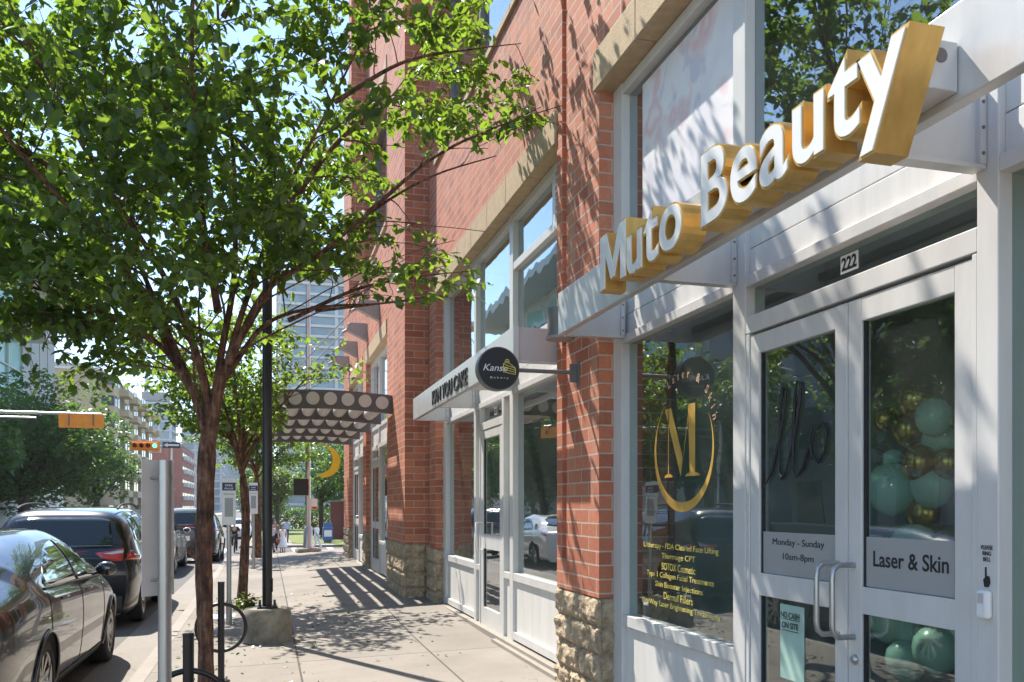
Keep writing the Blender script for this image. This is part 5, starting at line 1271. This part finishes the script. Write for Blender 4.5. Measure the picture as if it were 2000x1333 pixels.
t1 = thing('traffic_signal', 'orange traffic signal hanging on a long grey mast arm, seen from behind', 'traffic light', (-13.5, 33, Z))
MB().tube([(-13.5, 33, -1.0), (-13.5, 33, 5.0)], [.14, .10], 14).build('pole', M['steel'], t1)
MB().tube([(-13.5, 33, 4.6), (-10, 33, 4.62), (-5.55, 33, 4.62)], [.075, .06, .045], 12).build('mast_arm', M['steel'], t1)
MB().tube([(-13.5, 33, 4.2), (-11.5, 33.0, 4.45), (-7.6, 33, 4.45)], .035, 10).build('lower_arm', M['steel'], t1)
h = sig_head(t1, -6.15, 32.9, 4.36, 4, 1.30, 1)
m = MB()
for dx in (-.38, .38): m.tube([(-6.15+dx, 32.76, 4.2), (-6.15+dx, 32.74, 4.6)], .022, 6)
m.build('bracket', M['darksteel'], t1)
t2 = thing('traffic_signal', 'orange traffic signal with green light lit on a grey pole at the far corner', 'traffic light', (-4.9, 46.4, Z))
MB().tube([(-4.75, 47.6, -1.2), (-4.75, 47.6, 4.7)], .08, 14).build('pole', M['steel'], t2)
MB().tube([(-4.75, 47.6, 4.45), (-6.4, 46.6, 4.45)], .05, 8).build('arm', M['steel'], t2)
sig_head(t2, -5.83, 46.45, 4.42, 4, 1.22, -1, lit=3)
ow = thing('one_way_sign', 'black and white one way arrow sign beside the green traffic light', 'sign', (-4.6, 46.4, 4.4))
bx('sign_plate', M['black'], ow, -5.02, -4.18, 46.40, 46.42, 4.32, 4.62)
m = MB(); m.prism([(-4.98, 4.47), (-4.78, 4.57), (-4.78, 4.515), (-4.24, 4.515), (-4.24, 4.425), (-4.78, 4.425), (-4.78, 4.37)], 46.392, 46.399, 'y'); m.build('arrow', M['white'], ow)
MB().tube([(-4.6, 46.43, 4.45), (-4.75, 47.6, 4.45)], .025, 6).build('arm', M['steel'], ow)
# pedestrian signal pole at our corner
g = gz(1.2, 27.6); ps = thing('signal_pole', 'grey signal pole with dark pedestrian signal box standing at the end of the sidewalk', 'signal pole', (1.2, 27.3, g))
MB().lathe([(.40, 0), (.40, .10), (.34, .12)], 8, Matrix.Translation((1.2, 27.3, g))).build('concrete_base', M['ped'], ps)
MB().lathe([(.17, 0), (.14, .15), (.13, .62), (.08, .66)], 10, Matrix.Translation((1.2, 27.3, g+.12))).build('sleeve', M['steel'], ps)
MB().tube([(1.2, 27.3, g+.7), (1.2, 27.3, 8.2)], [.085, .07], 14).build('pole', M['steel'], ps)
m = MB(); m.box(.76, 1.20, 26.85, 27.1, 1.76, 2.26); b = m.build('pedestrian_signal', M['blackmatte'], ps, bevel=.02)
m = MB(); m.box(1.0, 1.22, 27.1, 27.25, 1.95, 2.05); m.build('bracket', M['darksteel'], ps)
bx('street_name_sign', M['green'], ps, 1.28, 1.66, 27.29, 27.31, 2.36, 2.50)
bx('parking_sign', M['white'], ps, 1.30, 1.48, 27.29, 27.31, 1.34, 1.66); bx('sign_stripe', M['redpaint'], ps, 1.31, 1.47, 27.285, 27.289, 1.35, 1.42)
# newspaper box and litter bin across the street
nb = thing('newspaper_box', 'blue and white newspaper box across the street', 'newspaper box', (4.0, 60.2, -.95)); z = rz_(60.2)+.16
bx('cabinet', M['bluebox'], nb, 3.62, 4.28, 60, 60.55, z+.15, z+1.05, bevel=.03); bx('display_panel', M['white'], nb, 3.70, 4.20, 59.98, 59.999, z+.42, z+.85); bx('top_sign', M['bluebox'], nb, 3.66, 4.24, 60.1, 60.4, z+1.06, z+1.35)
bx('foot', M['darksteel'], nb, 3.7, 4.2, 60.1, 60.45, z, z+.15)
lbn = thing('litter_bin', 'dark green slatted litter bin beside the newspaper box', 'litter bin', (5.6, 60.4, -.95))
MB().lathe([(.36, 0), (.42, .75), (.45, .80)], 16, Matrix.Translation((5.6, 60.4, z+.05))).build('bin', M['plastic'], lbn); MB().lathe([(.48, 0), (.48, .06), (.3, .12)], 16, Matrix.Translation((5.6, 60.4, z+.86))).build('lid', M['plastic'], lbn)

# ================================================================ PEOPLE
def skinned(pts, edges, rad, root_i=0, sub=1):
    me = bpy.data.meshes.new('s'); me.from_pydata([tuple(p) for p in pts], edges, []); o = bpy.data.objects.new('s', me); C.objects.link(o)
    md = o.modifiers.new('skin', 'SKIN'); md.use_smooth_shade = True
    for i, r in enumerate(rad):
        r = r if isinstance(r, tuple) else (r, r); me.skin_vertices[0].data[i].radius = r; me.skin_vertices[0].data[i].use_root = (i == root_i)
    s = o.modifiers.new('sub', 'SUBSURF'); s.levels = sub; s.render_levels = sub
    dg = bpy.context.evaluated_depsgraph_get(); out = bpy.data.meshes.new_from_object(o.evaluated_get(dg)); bpy.data.objects.remove(o)
    vs = [tuple(v.co) for v in out.vertices]; fs = [tuple(p.vertices) for p in out.polygons]; bpy.data.meshes.remove(out); return vs, fs
J0 = dict(pel=(0, 0, .95), wai=(0, 0, 1.08), che=(0, 0, 1.30), nec=(0, 0, 1.47), hd=(0, -.01, 1.60), ls=(.185, 0, 1.41), rs=(-.185, 0, 1.41), le=(.25, .02, 1.13), re=(-.25, .02, 1.13), lw=(.26, -.06, .89), rw=(-.26, -.06, .89),
          lh=(.095, 0, .90), rh=(-.095, 0, .90), lk=(.10, -.02, .50), rk=(-.10, -.02, .50), la=(.10, .02, .09), ra=(-.10, .02, .09), lt=(.11, -.15, .04), rt=(-.11, -.15, .04))
WALK = dict(lk=(.09, -.16, .52), la=(.09, -.24, .12), lt=(.10, -.40, .08), rk=(-.09, .04, .49), ra=(-.09, .30, .16), rt=(-.10, .17, .05), le=(.25, .10, 1.15), lw=(.25, .06, .90), re=(-.24, -.06, 1.15), rw=(-.23, -.22, .95))
def person(label, loc, rz, h=1.75, pose={}, shirt='white', pants='navy', hair='hairdark', longhair=False, dress=False, sleeves=True, shorts=False, group='people at the intersection', hat=None, extra=None):
    J = dict(J0); J.update(pose); k = h/1.73; P_ = {a: Vector(b)*k for a, b in J.items()}
    t = thing('person', label, 'person', loc, rz, group)
    names = ['pel', 'wai', 'che', 'nec', 'hd', 'ls', 'le', 'lw', 'rs', 're', 'rw', 'lh', 'lk', 'la', 'lt', 'rh', 'rk', 'ra', 'rt']; ix = {n_: i for i, n_ in enumerate(names)}
    ed = [('pel', 'wai'), ('wai', 'che'), ('che', 'nec'), ('nec', 'hd'), ('che', 'ls'), ('ls', 'le'), ('le', 'lw'), ('che', 'rs'), ('rs', 're'), ('re', 'rw'), ('pel', 'lh'), ('lh', 'lk'), ('lk', 'la'), ('la', 'lt'), ('pel', 'rh'), ('rh', 'rk'), ('rk', 'ra'), ('ra', 'rt')]
    rd = dict(pel=(.13, .10), wai=(.12, .09), che=(.14, .10), nec=.05, hd=.055, ls=.055, le=.04, lw=.026, rs=.055, re=.04, rw=.026, lh=.085, lk=.055, la=.036, lt=.03, rh=.085, rk=.055, ra=.036, rt=.03)
    vs, fs = skinned([P_[n_] for n_ in names], [(ix[a], ix[b]) for a, b in ed], [tuple(q*k for q in rd[n_]) if isinstance(rd[n_], tuple) else rd[n_]*k for n_ in names])
    m = MB(); m.smooth = True; m.add(vs, fs)
    hc = P_['hd']+Vector((0, -.01, .01))*k; m.ball(hc, .105*k, 16, (.78, .92, 1.12))
    m.ball(hc+Vector((0, -.098, -.01))*k, .018*k, 8, (.7, 1, 1.3)); m.ball(hc+Vector((.082, 0, 0))*k, .022*k, 8, (.5, .8, 1.2)); m.ball(hc+Vector((-.082, 0, 0))*k, .022*k, 8, (.5, .8, 1.2))
    for e, w__ in (('le', 'lw'), ('re', 'rw')):
        d = (P_[w__]-P_[e]).normalized(); c = P_[w__]+d*.05*k; m.ball(c, .034*k, 8, (.6, 1, 1.3)); sd_ = d.cross(Vector((1, 0, 0))).normalized()
        for q in range(4): b0 = c+d*.03*k+sd_*(q-1.5)*.017*k; m.tube([b0, b0+d*(.04-.004*abs(q-1.5))*k, b0+d*.065*k+Vector((0, -.012, 0))*k], [.008*k, .0075*k, .006*k], 6)
        m.tube([c+sd_*.02*k, c+sd_*.05*k+d*.03*k], [.009*k, .007*k], 6)
    m.build('body', M['skin'], t, world=False)
    m = MB(); m.ball(hc+Vector((.034, -.092, .012))*k, .010*k, 6); m.ball(hc+Vector((-.034, -.092, .012))*k, .010*k, 6); m.build('eyes', M['blackmatte'], t, world=False)
    m = MB(); m.smooth = True; m.ball(hc+Vector((0, .022, .028))*k, .112*k, 14, (.82, .92, 1.08))
    if longhair: m.ball(hc+Vector((0, .06, -.10))*k, .10*k, 12, (.85, .6, 1.9))
    m.build('hair', M[hair], t, world=False)
    def cloth(nm, keys, rs_, mat):
        ii = {n_: i for i, n_ in enumerate(keys)}; ee = [(ii[a], ii[b]) for a, b in ed if a in ii and b in ii]
        vs, fs = skinned([P_[n_] for n_ in keys], ee, [tuple(q*k for q in rs_[n_]) if isinstance(rs_[n_], tuple) else rs_[n_]*k for n_ in keys]); q = MB(); q.smooth = True; q.add(vs, fs); return q.build(nm, M[mat], t, world=False)
    sk = ['pel', 'wai', 'che', 'ls', 'rs', 'le', 're']+(['lw', 'rw'] if sleeves == 'long' else [])
    if sleeves: cloth('shirt', sk, dict(pel=(.15, .12), wai=(.145, .115), che=(.165, .125), ls=.075, rs=.075, le=.056, re=.056, lw=.04, rw=.04), shirt)
    else: cloth('top', ['pel', 'wai', 'che', 'ls', 'rs'], dict(pel=(.145, .115), wai=(.14, .11), che=(.155, .12), ls=.07, rs=.07), shirt)
    if dress:
        z0 = P_['lk'].z-.08*k; zp = P_['pel'].z; MB().lathe([(.27*k, z0), (.22*k, z0+.2*k), (.165*k, zp), (.13*k, zp+.12*k)], 20, Matrix.Translation((P_['pel'].x, P_['pel'].y, 0))).build('skirt', M[shirt], t, world=False)
    elif shorts: cloth('shorts', ['pel', 'lh', 'lk', 'rh', 'rk'], dict(pel=(.15, .12), lh=.105, rh=.105, lk=.075, rk=.075), pants)
    else: cloth('trousers', ['pel', 'lh', 'lk', 'la', 'rh', 'rk', 'ra'], dict(pel=(.15, .12), lh=.105, rh=.105, lk=.075, rk=.075, la=.058, ra=.058), pants)
    for a, b in (('la', 'lt'), ('ra', 'rt')):
        m = MB(); m.smooth = True; c = (P_[a]+P_[b])/2; d = P_[b]-P_[a]; m.ball((0, 0, 0), .12*k, 10, (.42, 1.15, .42)); o = m.build('shoe', M['blackmatte' if pants != 'white' else 'white'], t, world=False)
        o.location = c+Vector((0, 0, -.01*k)); o.rotation_euler = (math.atan2(-d.z, Vector((d.x, d.y)).length)*1.0, 0, math.atan2(d.x, -d.y) if False else 0)
    return t, P_, k
M['tan'] = plain('tan cloth', (.30, .22, .15), .8); M['paleblue_cloth'] = plain('pale blue cloth', (.40, .50, .68), .8); M['blackcloth'] = plain('black cloth', (.022, .022, .026), .85); M['pinkcloth'] = plain('pale pink cloth', (.62, .48, .46), .8); M['redcloth'] = plain('red brown cloth', (.30, .09, .05), .8)
def PP(px, py, d):
    a = (px-1000)/1700; return (d*(math.sin(th)+math.cos(th)*a), d*(math.cos(th)-math.sin(th)*a), 1.45+(988-py)/1700*d)
def onroad(px, d): x, y, z = PP(px, 1000, d); return (x, y, rz_(y)+.01)
person('woman in white sleeveless dress walking toward the camera carrying a red brown bag', onroad(552, 47), .1, 1.62, WALK, 'white', dress=True, sleeves=False)
hb = thing('handbag', 'red brown bag held by the woman in the white dress', 'bag', (0, 0, 0)); hb.location = (onroad(545, 47)[0], onroad(545, 47)[1]-.1, rz_(47)+.62)
m = MB(); m.smooth = True; m.ball((0, 0, .12), .17, 12, (1, .5, 1)); m.build('bag', M['redcloth'], hb, world=False); MB().tube([(-.1, 0, .2), (-.05, 0, .42), (.05, 0, .42), (.1, 0, .2)], .012, 6).build('strap', M['redcloth'], hb, world=False)
person('man in tan shirt pushing the stroller toward the camera', onroad(537, 51.5), 0, 1.80, dict(le=(.24, -.14, 1.18), re=(-.24, -.14, 1.18), lw=(.2, -.36, 1.05), rw=(-.2, -.36, 1.05), **{k: WALK[k] for k in ('lk', 'la', 'lt', 'rk', 'ra', 'rt')}), 'tan', 'navy')
person('woman in pale pink top with dark shorts beside the stroller', onroad(531, 49.3), .2, 1.62, WALK, 'pinkcloth', 'blackcloth', longhair=True, shorts=True)
x, y, z = onroad(543, 49.4); st = thing('stroller', 'black stroller pushed across the road by the man in tan', 'stroller', (x, y, z))
m = MB(); m.box(-.2, .2, -.1, .25, .40, .46).box(-.2, .2, .22, .28, .46, .95); m.build('seat', M['blackcloth'], st, world=False, bevel=.02)
MB().tube([(-.2, 0, .45), (-.2, .45, 1.02), (.2, .45, 1.02), (.2, 0, .45)], .014, 8).build('push_bar', M['darksteel'], st, world=False)
for wx, wy in ((-.24, -.25), (.24, -.25), (-.26, .3), (.26, .3)):
    MB().lathe([(.12, -.02), (.12, .02)], 16, Matrix.Translation((wx, wy, .12)) @ Matrix.Rotation(PI/2, 4, 'Y')).build('wheel', M['tyre'], st, world=False)
    MB().tube([(wx, wy, .12), (wx*.8, 0, .45)], .012, 6).build('strut', M['darksteel'], st, world=False)
m = MB(); m.smooth = True; m.ball((0, .12, .95), .24, 14, (.9, .9, .7)); m.build('hood', M['blackcloth'], st, world=False)
person('man in pale blue shirt walking away from the camera', onroad(559, 60), PI, 1.78, WALK, 'paleblue_cloth', 'navy', sleeves='long')
person('woman with long dark hair, black backpack and white trousers crossing to the right', onroad(619, 50), R(60), 1.64, WALK, 'white', 'white', longhair=True)
x, y, z = onroad(615, 50); bp = thing('backpack', 'black backpack worn by the woman in white trousers', 'backpack', (x-.12, y+.08, z+1.02)); m = MB(); m.smooth = True; m.ball((0, 0, .1), .19, 12, (.55, .75, 1.15)); m.build('pack', M['blackcloth'], bp, world=False)
m = MB(); m.smooth = True; m.ball((-.09, .0, .0), .09, 10, (.4, .6, 1)); m.build('pocket', M['blackcloth'], bp, world=False)
person('distant dark clothed person far along the opposite sidewalk', onroad(532, 88), 0, 1.72, WALK, 'blackcloth', 'blackcloth')
person('distant person in pink top far along the opposite sidewalk', onroad(538, 110), 0, 1.70, WALK, 'pinkcloth', 'white')
x, y, z = PP(27, 1000, 38); person('person in pink top walking beyond the parked cars at the left', (x, y, rz_(y)+.01), R(90), 1.70, WALK, 'pinkcloth', 'blackcloth', longhair=True, group='people beyond the parked cars')
# cyclist
cx, cy0, cz = onroad(458, 49)
bc = thing('bicycle', 'dark bicycle ridden toward the camera', 'bicycle', (cx, cy0, cz))
for wy, nm in ((-.52, 'front'), (.52, 'rear')):
    MB().tube([(0, wy+.33*math.cos(a), .34+.33*math.sin(a)) for a in np.linspace(0, 2*PI, 33)], .02, 8, caps=False).build('wheel', M['tyre'], bc, world=False)
m = MB()
for a, b in (((0, .52, .34), (0, .1, .30)), ((0, .1, .30), (0, -.38, .78)), ((0, .1, .30), (0, .2, .84)), ((0, .2, .80), (0, -.36, .84)), ((0, .52, .34), (0, .2, .78)), ((0, -.52, .34), (0, -.36, .98))): m.tube([a, b], .018, 8)
m.build('frame', M['darksteel'], bc, world=False); MB().tube([(-.28, -.38, 1.0), (0, -.38, 1.02), (.28, -.38, 1.0)], .014, 8).build('handlebar', M['darksteel'], bc, world=False)
bx('saddle', M['blackcloth'], bc, -.08, .08, .08, .34, .86, .92, bevel=.02, world=False)
person('cyclist in black clothes riding toward the camera', (cx, cy0, cz), 0, 1.75, dict(pel=(0, .18, .98), wai=(0, .14, 1.1), che=(0, .0, 1.32), nec=(0, -.08, 1.47), hd=(0, -.12, 1.60), ls=(.185, -.02, 1.40), rs=(-.185, -.02, 1.40), le=(.27, -.18, 1.20), re=(-.27, -.18, 1.20), lw=(.26, -.36, 1.04), rw=(-.26, -.36, 1.04),
       lh=(.095, .16, .95), rh=(-.095, .16, .95), lk=(.11, -.14, .66), rk=(-.11, -.2, .82), la=(.11, .0, .22), ra=(-.11, .1, .48), lt=(.11, -.14, .16), rt=(-.11, -.06, .42)), 'blackcloth', 'blackcloth')
far_tree('leafy tree right behind the yellow crescent sign', (4.2, 72, G2), 3.2, 3.2, 5.4, n=6500, leaf=.24, seed=61)
far_tree('dense tree filling the gap left of the pedestrian signal pole', (-.4, 96, G2), 3.4, 3.0, 4.6, n=6000, leaf=.26, seed=62, mat=M['leaf_far'])
hg = thing('hedge', 'low green hedge along the lawn across the street', 'hedge', (3, 100, G2))
leaf_cloud('foliage', np.stack([rng.uniform(-4, 9, 5000), rng.uniform(-1, 1, 5000), rng.uniform(0, 2.6, 5000)], 1), .3, M['leaf_far'], par=hg)
# fallen leaves and grit
fl = [(rng.normal(-.2, 1.3), rng.uniform(3.5, 15)) for _ in range(420)]; fl = [(x, y, gz(x, y)+.006) for x, y in fl if -1.0 < x < 2.25]
fo = leaf_cloud('fallen_leaves', fl, .05, M['leaf_pale'], droop=0.0); tag(fo, 'scattered small fallen leaves on the sidewalk', 'leaves', kind='stuff')

# ================================================================ HAZE
mh = bpy.data.materials.new('air haze'); mh.use_nodes = True; hn = mh.node_tree; hn.nodes.clear(); ho = hn.nodes.new('ShaderNodeOutputMaterial'); hv = hn.nodes.new('ShaderNodeVolumePrincipled')
hv.inputs['Density'].default_value = .00022; hv.inputs['Color'].default_value = (.86, .92, 1, 1); hv.inputs['Anisotropy'].default_value = .3; hn.links.new(hv.outputs[0], ho.inputs['Volume'])
hz = bx('haze', mh, None, -905, 905, -65, 905, -3.5, 90); tag(hz, 'thin pale summer haze filling the street', 'haze', kind='stuff')
